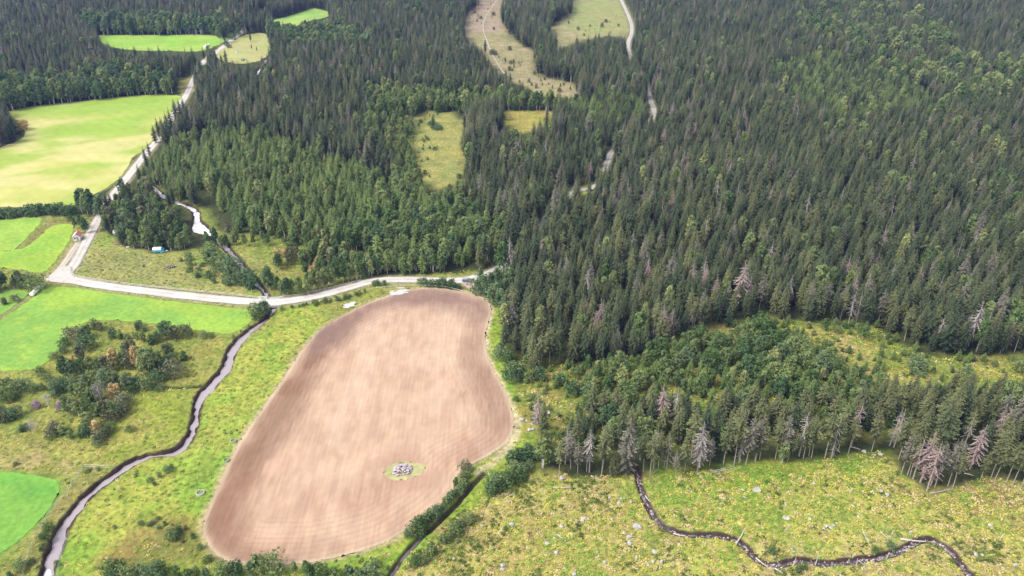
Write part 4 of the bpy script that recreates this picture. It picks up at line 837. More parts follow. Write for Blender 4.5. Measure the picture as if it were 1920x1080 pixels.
row_along([(775,1072),(800,1050),(828,1020)], 6, 'ggb', (2.2, 3.2), .6, 1)
row_along([(835,1015),(855,995),(880,978),(890,965)], 6, 'gpg', (2.2, 3.6), .6, 1)
row_along([(905,930),(930,915),(960,905),(985,893)], 8, 'ggb', (2.4, 4.6), 1.4, 1)
row_along([(955,880),(985,865),(1010,855)], 8, 'bgb', (3.0, 5.0), 1.2, 1)
row_along([(940,905),(965,890),(1000,880)], 8, 'gb', (2.4, 4.2), 1.4, 1, 'SY')
row_along([(200,1082),(300,1085),(400,1080)], 10, 'gb', (2.4, 4.2), .8, 1)
row_along([(410,1078),(480,1074),(560,1076),(640,1084),(690,1090)], 16, 'gbb', (3, 5.4), 1.0, 1, 'SB')
row_along([(20,1085),(75,1040),(85,1010),(98,990)], 7, 'gb', (1.2, 2.6), .5, 1)
row_along([(480,600),(490,590),(499,585)], 5, 'gb', (3.4, 5.0), .7, .8, 'SB')
row_along([(530,580),(580,573),(640,563),(690,548)], 16, 'gb', (1.0, 1.8), .5, .9)
row_along([(700,536),(725,534)], 5, 'gb', (1.4, 2.0), .5, .9)
row_along([(785,535),(830,536),(855,540),(862,546)], 14, 'bbg', (1.8, 3.0), .6, 1)
row_along([(-60,410),(0,408),(60,404),(140,400)], 36, 'bb', (3, 4.6), 1.6, 1, 'S')
row_along([(-20,548),(10,540),(30,540),(52,538),(66,541)], 12, 'bgy', (3.5, 6), 1.6, 1, 'SBB')
row_along([(5,575),(8,570),(32,564)], 3, 'gy', (2, 3), .6, 1)
row_along([(142,430),(150,425),(158,432)], 4, 'bb', (4.5, 6.5), .6, .8, 'B')
row_along([(165,438),(160,436)], 2, 'b', (6.0, 6.8), .5, .8, 'B')
row_along([(150,395),(170,400),(190,405),(195,412)], 9, 'bbg', (7, 10), 1.5, 1, 'B')
row_along([(120,402),(130,410),(140,415)], 3, 'g', (1.6, 2.4), .8, 1)
row_along([(0,262),(20,255),(36,246),(38,240)], 10, 'yog', (4, 6), 3, 1, 'SB')
row_along([(-40,225),(0,225),(10,235)], 6, 'bg', (6, 9), 3, 1, 'B')
row_along([(480,600),(430,640)], 3, 'g', (.8, 1.3), .5, 1)
row_along([(395,480),(420,505),(450,535),(480,545)], 22, 'gb', (3, 6), 1.6, 1, 'SB')
row_along([(350,485),(370,510),(390,520),(420,530),(460,540)], 16, 'gb', (1.0, 2.8), 2.6, 1, 'SY')
row_along([(505,530),(520,555),(560,550)], 10, 'bg', (5, 8), 1.4, 1, 'B')
row_along([(530,500),(600,490),(660,500),(700,510)], 22, 'gpyg', (5, 8.5), 5, 1, 'B')
row_along([(560,555),(640,530),(700,518)], 24, 'gpg', (5, 8), 1.3, .95, 'B')
row_along([(600,520),(720,512),(830,508)], 26, 'gbg', (6, 9), 1.6, .95, 'B')
row_along([(572,466),(600,468),(640,468),(668,468)], 14, 'ppg', (7, 10), 1.5, .85, 'B')
row_along([(410,452),(460,455),(520,460)], 14, 'ggy', (4, 7), 4, 1, 'B')
row_along([(500,500),(560,490),(620,492),(670,500)], 14, 'gpyo', (4, 7), 4, 1, 'B')
row_along([(560,520),(640,500)], 8, 'go', (4, 7), 3, 1, 'B')
row_along([(898,545),(915,550),(935,562),(945,585)], 10, 'bb', (3.5, 6), 1.2, 1, 'SB')
row_along([(935,605),(945,595)], 2, 'b', (2.6, 3.2), .6, 1)
row_along([(945,660),(955,690),(975,715)], 8, 'gb', (2, 4.5), 1.6, 1)
row_along([(985,700),(1040,720),(1090,735)], 14, 'gb', (2, 4), 3, 1, 'SY')
row_along([(960,570),(945,560)], 3, 'g', (4, 6), 1, 1, 'B')
for (u, v, h) in ((320,1008,2.4),(328,1012,2.2),(335,1000,1.6),(362,1010,1.4),(376,1030,1.4),(391,1052,1.5),(282,902,1.2),(300,895,1.5),(315,885,1.5),(322,878,1.2),(290,910,1.0),(255,893,1),(215,990,1),(265,985,1.3),(310,985,1.2),(108,1060,1.3),(165,885,1.0),(185,882,1.0),(30,872,.9),(1002,795,1.4),(1447,1038,1.7),(1505,1068,2.0),(1495,1072,1.6),(1640,1038,1.7),(1670,1028,1.7),(948,995,1.1),(943,1004,1.0),(858,1018,.9),(1002,787,1.9),(968,752,1.6),(1046,781,1.2),(1030,768,1.3),(354,482,1.7),(357,510,1.9),(372,518,2.1),(270,500,.9),(380,500,1.4)):
    put(u, v, 'S', random.randrange(3), 'g' if random.random() < .7 else 'b', h, 1)
# heather hollow tufts: low brown-green scrub
row_along([(255,990),(290,985),(330,990),(370,1015)], 10, 'yg', (.6, 1.1), 3, 1.2)
# trees by the far road
for (u, v, h) in ((383,112,9),(392,112,12),(400,118,10),(418,124,9),(424,118,10),(368,125,10),(440,100,0),(362,128,9),(332,228,13),(300,262,12),(306,258,11),(318,252,12),(470,78,8),(472,92,4),(482,96,4),(292,268,10),(340,222,11),(346,212,9)):
    if h:
        x, y = G(u, v); add('spruce', random.randrange(4), L_sp, M_bark, x, y, h, 1.15)
for (u, v, h) in ((430,90,2.5),(425,86,3),(415,70,5),(408,66,4),(437,74,4)):
    put(u, v, 'S', 1, 'b', h, 1)
for _ in range(120):
    u, v = random.choice(((1060, 30), (1100, 60), (1130, 50), (960, 120), (1000, 160), (900, 40), (920, 10), (1050, 165), (1010, 105), (940, 100))); u += random.gauss(0, 16); v += random.gauss(0, 10)
    if inside(np.array(CUT1, float), np.array([[u, v]]))[0]:
        x, y = G(u, v); q_ = random.random(); add('dead' if q_ < .3 else 'young' if q_ < .7 else 'shrub', random.randrange(3), L_deadg if q_ < .3 else L_spy if q_ < .7 else L_grey, M_bark, x, y, random.uniform(1.2, 3.5) * (1.8 if q_ < .3 else 1), 1)
x, y = G(1070,155); add('birch', 2, L_grey, M_birchbark, x, y, 13, .6, 'lone thin pale-stemmed tree at the edge of the far clearing')
x, y = G(910,100); add('spruce', 0, L_sp, M_bark, x, y, 11, .9); x, y = G(812,240); add('young', 0, L_spy, M_bark, x, y, 8, 1); x, y = G(820,242); add('shrub', 1, L_blue, M_bark, x, y, 2.5, 2)
for _ in range(60):   # small trees thinning into the yellow bog
    u, v = random.choice(((776, 290), (772, 240), (800, 215), (860, 345), (785, 330), (800, 275))); put(u + random.gauss(0, 12), v + random.gauss(0, 12), 'SY'[random.random() < .5], random.randrange(3), 'g', random.uniform(.9, 2.2), 1)

# ------------------------------------------------------------------ split: the largest-showing 300 of each kind as things, the rest as stands
for d in PL:
    u, v = proj(d['x'], d['y'], 0.); d['u'], d['v'] = float(u), float(v)
    ut, vt = proj(d['x'], d['y'], d['H']); d['px'] = abs(float(v) - float(vt)); d['in'] = (-10 < u < 1930) and vt < 1075 and v > -5
XY = np.array([(d['x'], d['y']) for d in PL]); ZG = height(XY)
for d, z in zip(PL, ZG): d['z'] = float(z)
KN = dict(spruce=('spruce_tree', 'spruce'), dead=('dead_spruce', 'dead spruce'), young=('young_spruce', 'young spruce'), birch=('broadleaf_tree', 'tree'), shrub=('shrub', 'shrub'), bare=('bare_tree', 'bare tree'))
GRP = dict(spruce='spruce trees of the forest', dead='dead spruces in the forest', young='young spruces', birch='broadleaf trees', shrub='shrubs on open ground', bare='leafless trees in the river bend')
def zone_of(d):
    u, v = d['u'], d['v']
    if v > 740 and u > 1000 and not (v > 890 and u < 1180): return 'behind the boulder clearing'
    if u > 930 and v > 590 and v <= 830: return 'in the regrowth clearing'
    if u > 930: return 'in the big forest'
    if u > 700 and v > 830: return 'along the ditch'
    if v > 1000: return 'at the bottom edge'
    if u < 460 and 600 < v < 880: return 'in the river bend'
    if 520 < v <= 600 and u > 500: return 'beside the gravel road'
    if v <= 600 and u >= 380: return 'north of the gravel road'
    if v <= 600: return 'by the western meadows'
    return 'between river and ploughed field'
ADJ = {L_sp: 'dark green', L_spo: 'olive', L_spg: 'greyish', L_spy: 'bright green', L_dead: 'pinkish brown', L_deadg: 'grey', L_green: 'green', L_blue: 'bluish green', L_pale: 'pale yellow-green', L_orange: 'orange-leaved', L_grey: 'dull grey-green', L_mauve: 'mauve'}
def ordn(n): return '%d%s' % (n, 'th' if 10 <= n % 100 <= 20 else {1: 'st', 2: 'nd', 3: 'rd'}.get(n % 10, 'th'))
rest = []
for kind in KN:
    L_ = [d for d in PL if d['kind'] == kind]; vis = sorted([d for d in L_ if d['in']], key=lambda d: -d['px'] * (1000 if d['lab'] else 1))
    single = vis[:300]; ids = {id(d) for d in single}; rest += [d for d in L_ if id(d) not in ids]
    byz = {}
    for d in single:
        if not d['lab']: byz.setdefault(zone_of(d), []).append(d)
    for zn, D in byz.items():
        D.sort(key=lambda d: d['y']); nrow = max(1, int(round(math.sqrt(len(D)) * .6))); rows = np.array_split(np.arange(len(D)), nrow)
        for ri, idx in enumerate(rows):
            for ci, k in enumerate(sorted(idx, key=lambda k: D[k]['u'])):
                d = D[k]; size = 'tall' if d['px'] > 85 else 'small' if d['px'] < 22 else ''
                if kind == 'spruce' and d['var'] >= 4: size += ' bare-stemmed'
                rowt = (' %s row back' % ordn(ri + 1)) if nrow > 1 else ''
                d['lab'] = ' '.join(('%s %s %s, %s from left,%s %s' % (size, ADJ[d['mat']], KN[kind][1], ordn(ci + 1), rowt, zn)).split())
    for d in single:
        nm = d['name'] or KN[kind][0]
        t = thing(nm, d['lab'], d['cat'] or KN[kind][1], (d['x'], d['y'], d['z'] - .05), random.uniform(0, 6.28), GRP[kind])
        t.scale = (d['H'] * d['W'], d['H'] * d['W'], d['H']); t.rotation_euler.x = random.gauss(0, .02); t.rotation_euler.y = random.gauss(0, .02)
        obj('twigs' if nm == 'twig_heap' else 'crown', crown_mesh(kind, d['var'], d['mat']), t)
        if nm != 'twig_heap': obj('stem' if kind == 'shrub' else 'trunk', trunk_mesh(kind, d['var'], d['bark']), t)
SN = dict(spruce=('spruce_forest', 'dense dark spruce forest stretching to the top of the view'), dead=('dead_spruce_stand', 'dead spruces scattered in the far forest'), young=('young_spruce_stand', 'bright green young spruce plantation'), birch=('broadleaf_wood', 'broadleaf trees mixed into the forest edges'), shrub=('scrub', 'low shrubs on the far open ground'), bare=('bare_wood', 'bare trees'))
for kind in KN:
    D = [d for d in rest if d['kind'] == kind]
    if not D: continue
    keys = []; 
    for d in D:
        k = (d['var'], d['mat'].name, d['bark'].name)
        if k not in keys: keys.append(k)
    protos = [joined(kind, k[0], bpy.data.materials[k[1]], bpy.data.materials[k[2]]) for k in keys]
    var = [keys.index((d['var'], d['mat'].name, d['bark'].name)) for d in D]
    stand(SN[kind][0], SN[kind][1], [(d['x'], d['y'], d['z'] - .05) for d in D], rng.uniform(0, 6.28, len(D)), [(d['H'] * d['W'], d['H'] * d['W'], d['H']) for d in D], var, protos)

# ------------------------------------------------------------------ herbs and tussocks
HB = [herb_mb(s, 16, .55, .45) for s in (201, 202, 203)]
herb_protos = [m.mesh('herb', [mt]) for mt in (L_h1, L_h2, L_h3, L_h4) for m in HB]
def herbs(name, label, polys, spacing, weights, smin, smax, excl=()):
    allP = []
    for poly in polys:
        A = GP(poly); Q = hexpts(A.min(0), A.max(0), spacing, .5); Q = Q[sdist(A, Q) < 0]; Q = Q[(np.abs(Q[:, 0]) < 20 + .95 * Q[:, 1]) & (Q[:, 1] > 95)]; allP.append(Q)
    Q = np.vstack(allP); ok = (sdist(RIV_POLY, Q) > .3) & (ldist(BROOK_L, Q) > 1.1) & (ldist(DITCH_L, Q) > 1.2)
    for f in FLATS: ok &= sdist(f, Q) > .8
    for k in ROAD_L: ok &= ldist(ROAD_L[k], Q) > ROAD_W[k] / 2 + .5
    ok &= sdist(GP(PARK), Q) > .5
    Q = Q[ok]; n1 = fbm(Q[:, 0], Q[:, 1], 9, 301); n2 = fbm(Q[:, 0], Q[:, 1], 3, 302); t = .62 * n1 + .38 * n2 + rng.normal(0, .07, len(Q))
    cum = np.cumsum(weights); order = np.argsort(np.argsort(t)) / len(t); mi = np.searchsorted(cum, order); mi = np.clip(mi, 0, 3)
    var = mi * 3 + rng.integers(0, 3, len(Q)); s = rng.uniform(smin, smax, len(Q))
    # thin out
    kp = rng.random(len(Q)) < .35 + .9 * fbm(Q[:, 0], Q[:, 1], 2.2, 303)
    Q, var, s = Q[kp], var[kp], s[kp]; z = height(Q)
    stand(name, label, np.hstack([Q, z[:, None] - .05]), rng.uniform(0, 6.28, len(Q)), np.stack([s, s, s * .9], 1), var, herb_protos)
herbs('clearing_herbs', 'raspberry, fern and yellowing herbs covering the boulder clearing', [FRONT], .80, (.30, .33, .19, .18), .6, 1.3)
herbs('regrowth_herbs', 'grass and herbs on the regrowth clearing', [REGEN], 1.3, (.35, .3, .2, .15), .8, 1.5)
herbs('meadow_tussocks', 'rough grass tussocks on the river meadows', [LOW], 1.5, (.55, .25, .1, .1), .5, 1.1)

# ------------------------------------------------------------------ boulders and stones
def rock_mb(seed, sx=1, sy=1, sz=.7):
    r_ = random.Random(seed); bm = bmesh.new(); bmesh.ops.create_icosphere(bm, subdivisions=2, radius=.5)
    pl = [(Vector((r_.gauss(0, 1), r_.gauss(0, 1), r_.gauss(0, 1))).normalized(), r_.uniform(.20, .38)) for _ in range(11)]
    for v in bm.verts:
        for n, d in pl:
            e = v.co.dot(n) - d
            if e > 0: v.co -= n * e
        v.co.x *= sx; v.co.y *= sy; v.co.z = v.co.z * sz + .15 * sz
    me = bpy.data.meshes.new('rock'); bm.to_mesh(me); bm.free(); return me
def rocks(mat, n=4, s0=0):
    out = []
    for i in range(n):
        me = rock_mb(400 + s0 + i, random.uniform(.9, 1.4), random.uniform(.8, 1.1), random.uniform(.55, .85)); me.materials.append(mat); out.append(me)
    return out
RK, RKP, RKD, RKO = rocks(M_stone, 5), rocks(M_stonep, 5, 10), rocks(M_stoned, 3, 20), rocks(M_stoneo, 1, 30)
BL = [(1419,919,2.1,'largest pale rounded boulder on the green slope of the clearing'),(1093,975,1.5,0),(1053,987,1.0,0),(1143,933,.95,0),(1161,943,1.1,0),(1147,976,1.0,0),(1195,990,2.3,0),(1171,998,1.1,0),(1180,1008,1.5,0),(1180,1018,1.3,0),(1053,898,1.5,0),(1227,1036,1.4,0),(1043,1038,1.2,0),(1183,942,1,0),(1080,979,.7,0),(1103,980,.7,0),(1273,1020,.8,0),(1393,918,.9,0),(1395,932,.8,0),(1525,908,.9,0),(1595,922,.9,0),(1600,948,.8,0),(1473,947,.8,0),(1518,974,.8,0),(1470,972,1.2,0),(1479,974,1.2,0),(1550,986,1.1,0),(1556,990,1.0,0),(1562,985,.8,0),(1545,992,.7,0),(1652,922,1.3,0),(1662,928,1.1,0),(1708,999,1,0),(1857,987,1,0),(1685,953,.8,0),(1830,1040,1.1,0),(1842,1042,1,0),(1903,1060,1,0),(1610,968,.7,0),(942,1062,1.3,0),(942,1070,1.2,0),(958,984,1.3,0),(903,985,.8,0),(1027,1018,1.2,0),(1042,1037,1.2,0),(850,1048,.8,0),(1077,1078,1.2,0),(1193,1047,1.1,0),(1133,1055,.9,0),(1225,1053,.9,0),(1240,1053,.9,0),(1620,848,1.1,0),(1650,852,1.2,0),(1640,854,.8,0),(1783,682,.9,0),(1760,716,.8,0),(1110,948,.6,0),(1165,935,.6,0),(1060,1015,.6,0)]
for k in range(40): BL.append((random.choice((1150, 1060, 1500, 1560, 1230, 1640, 1850)) + random.gauss(0, 32), random.uniform(930, 1072), random.uniform(.3, .7), 0))
BL = [b for b in BL if sdist(GP(FRONT), np.array([G(b[0], b[1])]))[0] < 0 or b[1] < 870]
BLs = sorted(BL, key=lambda b: -b[1]); bands = np.array_split(np.arange(len(BLs)), 9)
for bi, idx in enumerate(bands):
    for ci, k in enumerate(sorted(idx, key=lambda k: BLs[k][0])):
        u, v, s, lab = BLs[k]; x, y = G(u, v)
        size = 'large' if s > 1.25 else 'medium' if s > .85 else 'small'
        lab = lab or '%s pale boulder, %s from left in the %s strip up from the picture bottom' % (size, ordn(ci + 1), ordn(bi + 1))
        o = thing('boulder', lab, 'boulder', (x, y, ground_z(x, y) + .05 * s), random.uniform(0, 6.28), 'boulders strewn on the clearing', RK[k % 5]); o.scale = (s, s, s * .95)
x, y = G(1136, 896); o = thing('boulder', 'ochre-coloured block at the forest edge left of the brook', 'boulder', (x, y, ground_z(x, y)), .4, None, RKO[0]); o.scale = (1.5, 1.3, 1.7)
for (u, v, s, l) in ((979,786,1.3,'large angular pale stone at the soil edge west of the green well ring'),(987,789,.8,'small pale stone just right of the large angular stone'),(1009,784,1.1,'grey stone in the grass above right of the green well ring'),(1028,774,1.3,'pinkish pale boulder in the grass near young spruces'),(1000,806,.9,'half-buried pale stone below the green well ring'),(994,807,1.2,'mossy grey stone below the green well ring')):
    x, y = G(u, v); o = thing('boulder', l, 'boulder', (x, y, ground_z(x, y) + .1), random.uniform(0, 6), None, RK[random.randrange(5)]); o.scale = (s,) * 3
def heap(u, v, n, rx, ry, hgt, smin, smax, label, mats, rot=0, group=None):
    x, y = G(u, v); t = thing('stone_heap', label, 'stone heap', (x, y, .03), rot)
    for k in range(n):
        a = random.uniform(0, 6.28); r_ = math.sqrt(random.random()); px, py = rx * r_ * math.cos(a), ry * r_ * math.sin(a); s = random.uniform(smin, smax)
        o = obj('stone', random.choice(mats), t, (px, py, hgt * (1 - r_ ** 1.5) * random.uniform(.5, 1) + s * .15), random.uniform(0, 6.28)); o.scale = (s, s * .9, s * .8); o.rotation_euler.x = random.uniform(-.5, .5); o.rotation_euler.y = random.uniform(-.5, .5)
    return t
heap(754, 882, 95, 2.3, 1.9, .95, .5, 1.0, 'heap of pale mauve field stones on a grassy patch in the bare field', RKP, .25)
heap(318, 502, 34, 2.2, 1.3, .6, .5, 1.0, 'dark and pink stone heap in the rough paddock', RKD + RKP[:2], .3)
# small stones in the brook: nobody could count them
V_ = MB(); L_ = BROOK_L; s_ = np.r_[0, np.cumsum(np.hypot(*np.diff(L_, axis=0).T))]
for k in range(900):
    t = random.uniform(0, s_[-1]); x = np.interp(t, s_, L_[:, 0]) + random.gauss(0, .5); y = np.interp(t, s_, L_[:, 1]) + random.gauss(0, .5); s = random.uniform(.12, .34) * (1.7 if random.random() < .12 else 1)
    pts = [(x + s * math.cos(a) * random.uniform(.7, 1.2), y + s * math.sin(a) * random.uniform(.6, 1), -.62 + random.uniform(0, .1)) for a in np.arange(5) * 1.2566]
    V_.add(pts + [(x, y, -.55 + s * .8)], [(i, (i + 1) % 5, 5) for i in range(5)], 0 if random.random() < .72 else 1)
o = V_.build('brook_stones', [M_stoned, M_stonep]); o['kind'] = 'stuff'; o['label'] = 'wet stones filling the brook bed'

# ------------------------------------------------------------------ fallen logs, poles
def log(a, b, r, label, mat, za=.15, zb=.15, group='fallen logs and poles on the clearing'):
    A = G(*a); B = G(*b); zA = ground_z(*A) + za; zB = ground_z(*B) + zb
    t = thing('fallen_log', label, 'log', (A[0], A[1], zA), 0, group); d = Vector((B[0] - A[0], B[1] - A[1], zB - zA)); m = MB(); L = d.length
    sd = d.cross(Vector((0, 0, 1))).normalized() * .02 * L
    m.tube([(0, 0, 0), tuple(d * .35 + sd), tuple(d * .7 + sd * .6), tuple(d)], [r, r * .85, r * .65, r * .4], 7); m.build('stem', mat, t)
    m = MB()
    for k in range(5):
        f = random.uniform(.25, .9); p = d * f; q = p + Vector((random.uniform(-.5, .5), random.uniform(-.5, .5), random.uniform(.1, .6)))
        m.tube([tuple(p), tuple(q)], [r * .25, .01], 3, cap=False)
    m.build('branch_stubs', mat, t)
for a, b, r, l, mt in (((1688,1011),(1757,1013),.20,'thick white barkless log bridging the bend of the brook',M_wood),((1380,1020),(1397,992),.16,'pale log leaning over the brook bank at its first bend',M_wood),((1418,1043),(1440,1062),.17,'pale log lying lengthwise in the brook',M_wood),((1452,1067),(1467,1077),.14,'short pale log below the brook near the bottom edge',M_wood),
    ((1618,998),(1632,1026),.10,'thin pale pole slanting down towards a bush by the brook',M_wood),((1651,998),(1665,1011),.10,'short thin pole left of two crossed poles above the brook',M_wood),((1676,995),(1668,1012),.10,'short thin pole crossing another above the brook',M_wood),((1471,995),(1482,987),.10,'short pale stick beside stones in mid clearing',M_wood),((1348,934),(1375,935),.11,'thin pale log lying level left of the largest boulder',M_wood),
    ((1333,887),(1393,874),.13,'long grey fallen trunk along the forest edge',M_wood2),((1331,884),(1370,878),.11,'shorter grey fallen trunk beside the long one at the forest edge',M_wood2),((1743,925),(1787,917),.16,'brown fallen trunk at the foot of the dead pink spruces',M_wood2),((1593,837),(1613,844),.13,'pale snapped trunk in the gap of the front trees',M_wood),((1807,889),(1825,892),.12,'short pale log under the right-hand spruces',M_wood),
    ((1037,914),(1083,913),.12,'pale log lying level at the left of the clearing',M_wood),((1108,892),(1127,900),.12,'pale stick beside the ochre block',M_wood),((950,932),(965,926),.12,'pale short log by the ditch bushes',M_wood),((1045,1003),(1057,1013),.10,'thin stick between small boulders on the left slope',M_wood),((1063,820),(1078,811),.14,'pale uprooted trunk above the dark bushes',M_wood),((833,1020),(847,1003),.12,'thin grey pole beside the ditch shrubs',M_wood2),
    ((1210,926),(1220,942),.13,'crooked white log along the upper brook',M_wood),((1262,1001),(1290,1008),.12,'pale stick along the brook bank',M_wood),((1146,889),(1168,884),.13,'dark grey trunk fallen at the forest edge left of the brook',M_wood2),((1222,890),(1236,880),.11,'grey pole leaning at the forest edge right of the brook',M_wood2),((1560,808),(1600,795),.13,'grey trunk leaning among the front trees',M_wood2)):
    log(a, b, r, l, mt)
for (u, v, h, lx) in ((1529,1058,3.6,.1),(1487,1062,2.6,.2),(1605,1062,2.2,-.1),(1597,1045,1.6,.7),(1663,1046,1.8,.1),(1642,1020,2.2,-.2),(1367,1000,1.6,.4),(1236,1068,2.5,.1),(1500,1067,2.2,.15),(1875,1010,1.8,.5)):
    x, y = G(u, v); z = ground_z(x, y); m = MB(); m.tube([(0, 0, -.2), (lx * .5, 0, h * .5), (lx, .05, h)], [.11, .08, .04], 6)
    o = thing('snag_pole', 'thin pale broken pole standing %s' % ({1529:'tallest, on the far side of the brook near mid',1487:'in the near bank bush of the brook',1605:'on the near bank right of the pink gravel bar',1597:'slanting beside the dark bank of the brook',1663:'by the bush at the brook curve',1642:'above the left brook bush',1367:'at the first brook bend',1236:'near the bottom edge on the left slope',1500:'rising from the low brook bush',1875:'slanting at the far right slope'}[u]), 'pole', (x, y, z), 0, 'standing poles by the brook', None)
    m.build('stem', M_wood, o); m2 = MB(); m2.tube([(lx * .6, 0, h * .6), (lx * .6 + .3, .1, h * .7)], [.03, .01], 3); m2.build('branch_stub', M_wood, o)

# ------------------------------------------------------------------ fences and rails
def fence(name, label, cat, px, spacing, hgt, nrail, rail_r, mat, post_r=.07, grp=None, wire=False):
    L = chaikin(GP(px), 1); s = np.r_[0, np.cumsum(np.hypot(*np.diff(L, axis=0).T))]; n = int(s[-1] / spacing) + 1
    x0, y0 = L[0]; t = thing(name, label, cat, (x0, y0, 0), 0, grp); ts = np.linspace(0, s[-1], n + 1); pm = MB(); pm.tube([(0, 0, -.3), (0, 0, hgt)], post_r, 5); pmesh = pm.mesh('post', [mat]); pts = []
    for q in ts:
        x = np.interp(q, s, L[:, 0]); y = np.interp(q, s, L[:, 1]); z = max(ground_z(x, y), -.2); pts.append((x - x0, y - y0, z)); obj('post', pmesh, t, (x - x0, y - y0, z))
    for k in range(nrail):
        h = hgt * (.92 if nrail == 1 else .45 + .47 * k / (nrail - 1))
        if wire: m = MB(); m.tube([(p[0], p[1], p[2] + h) for p in pts], rail_r, 3, cap=False); m.build('wire', M_steel, t)
        else:
            for a, b in zip(pts[:-1], pts[1:]):
                m = MB(); m.tube([(a[0], a[1], a[2] + h), (b[0], b[1], b[2] + h + random.uniform(-.04, .04))], rail_r, 4, cap=False); m.build('rail', mat, t)
    return t
fence('rail_fence', 'long pale rail fence north of the gravel road, west of the bridge', 'fence', [(133,502),(132,513),(138,520),(170,525),(230,534),(300,541),(380,549),(450,556),(492,561)], 3.4, .95, 2, .075, M_wood)
fence('rail_fence', 'pale wooden rail fence on the north side of the road east of the bridge', 'fence', [(524,560),(560,556),(600,547),(640,538),(675,529)], 3.2, .95, 2, .07, M_wood)
fence('rail_fence', 'pale wooden rail fence between road shrubs and the ploughed field', 'fence', [(548,575),(590,570),(640,562),(680,550),(705,543),(760,538),(830,539),(860,547),(885,553)], 3.4, .9, 1, .07, M_wood)
fence('guard_rail', 'white angled rail round the parking place beside the dark bushes', 'rail', [(893,524),(892,535),(903,543),(914,550)], 2.2, .8, 2, .09, M_wpaint, .09)
fence('wire_fence', 'old wire fence with grey posts running down beside the bright green field', 'fence', [(158,877),(140,905),(110,945),(80,985),(62,1020),(48,1060),(44,1085)], 3.2, 1.1, 2, .03, M_wood, .06, wire=True)
fence('wire_fence', 'short wire fence from its corner post towards the river', 'fence', [(158,877),(180,878),(205,880)], 3.2, 1.1, 2, .03, M_wood, .06, wire=True)
fence('wire_fence', 'wire fence along the right bank of the river near the bottom', 'fence', [(130,1000),(122,1020),(114,1050),(108,1085)], 3.0, 1.0, 2, .03, M_wood2, .06, wire=True)
fence('wire_fence', 'wire fence in the ditch line between two green meadows', 'fence', [(56,560),(40,572),(20,588),(0,604),(-40,630)], 3.2, 1.0, 2, .03, M_wood2, .06, wire=True)
fence('rail_fence', 'pale rail fence beside the small red-roofed hut', 'fence', [(150,452),(141,474),(128,495),(117,508)], 3.2, .9, 1, .06, M_wood)

# ------------------------------------------------------------------ bridge
A = np.array(G(498, 567)); B = np.array(G(524, 566)); c_ = (A + B) / 2; rz = math.atan2(*(B - A)[::-1])
t = thing('small_bridge', 'small concrete road bridge over the dark river', 'bridge', (c_[0], c_[1], 0), rz); Lb = np.hypot(*(B - A)) / 2 + .8
m = MB(); m.box(-Lb, Lb, -2.7, 2.7, -.35, .055); m.build('deck', M_concrete, t)
for sg, zz in ((-1, 'a'), (1, 'b')):
    m = MB(); m.box(-Lb + .1, Lb - .1, sg * 2.72 - .12, sg * 2.72 + .12, -.4, .35); m.build('kerb_beam', M_concrete, t)
    m = MB(); m.box(sg * (Lb - .3) - .25, sg * (Lb - .3) + .25, -2.55, 2.55, -1.8, -.352); m.build('abutment', M_concrete, t)
x, y = G(493, 560); t = thing('concrete_parapet', 'white concrete parapet block beside the road just west of the bridge', 'parapet', (x, y, 0), rz - .03)
m = MB(); m.box(-1.4, 1.4, -.18, .18, -.2, .75); m.build('wall', M_wpaint, t); m = MB(); m.box(-1.5, 1.5, -.24, .24, .752, .86); m.build('coping', M_concrete, t)

# ------------------------------------------------------------------ hut
hA = np.array(G(145, 452)); d_ = np.array(G(158, 430)) - np.array(G(145, 452)); rz = math.atan2(d_[1], d_[0]) - math.pi / 2
t = thing('small_hut', 'small white hut with a faded red roof beside the gravel road', 'hut', (hA[0], hA[1], .05), rz)
def hut_part(nm, fn, mt, par=None): m = MB(); fn(m); return m.build(nm, mt, par or t)
hut_part('wall', lambda m: m.add([(-1.5,0,0),(1.5,0,0),(1.5,4,0),(-1.5,4,0),(-1.5,0,2.1),(1.5,0,2.1),(1.5,4,2.1),(-1.5,4,2.1),(0,0,3.1),(0,4,3.1)], [(0,1,5,8,4),(1,2,6,5),(2,3,7,9,6),(3,0,4,7)]), M_wpaint)
hut_part('roof_side', lambda m: m.add([(0,-.3,3.2),(1.9,-.3,1.95),(1.9,4.3,1.95),(0,4.3,3.2),(0,-.3,3.28),(1.9,-.3,2.03),(1.9,4.3,2.03),(0,4.3,3.28)], [(0,1,2,3),(7,6,5,4),(0,4,5,1),(1,5,6,2),(2,6,7,3)]), M_red)
hut_part('roof_side', lambda m: m.add([(-.002,-.3,3.2),(-1.9,-.3,1.95),(-1.9,4.3,1.95),(-.002,4.3,3.2),(-.002,-.3,3.28),(-1.9,-.3,2.03),(-1.9,4.3,2.03),(-.002,4.3,3.28)], [(3,2,1,0),(4,5,6,7),(1,5,4,0),(2,6,5,1),(3,7,6,2)]), mat_plain('roof_sky_glint', (.6, .58, .58), .35))  # left slope coloured pale to stand in for sky glint
dr = hut_part('door', lambda m: m.box(-.1, .8, -.05, -.004, 0, 1.9), M_wood2); m = MB(); m.box(.62, .7, -.1, -.052, .9, 1.0); m.build('handle', M_steel, dr)
wn_ = hut_part('window', lambda m: m.box(-1.15, -.45, -.05, -.004, 1.0, 1.6), M_dark); m = MB(); m.box(-1.2, -.4, -.08, -.052, .93, .99); m.build('sill', M_wpaint, wn_)
t.scale = (.78, .78, .85)
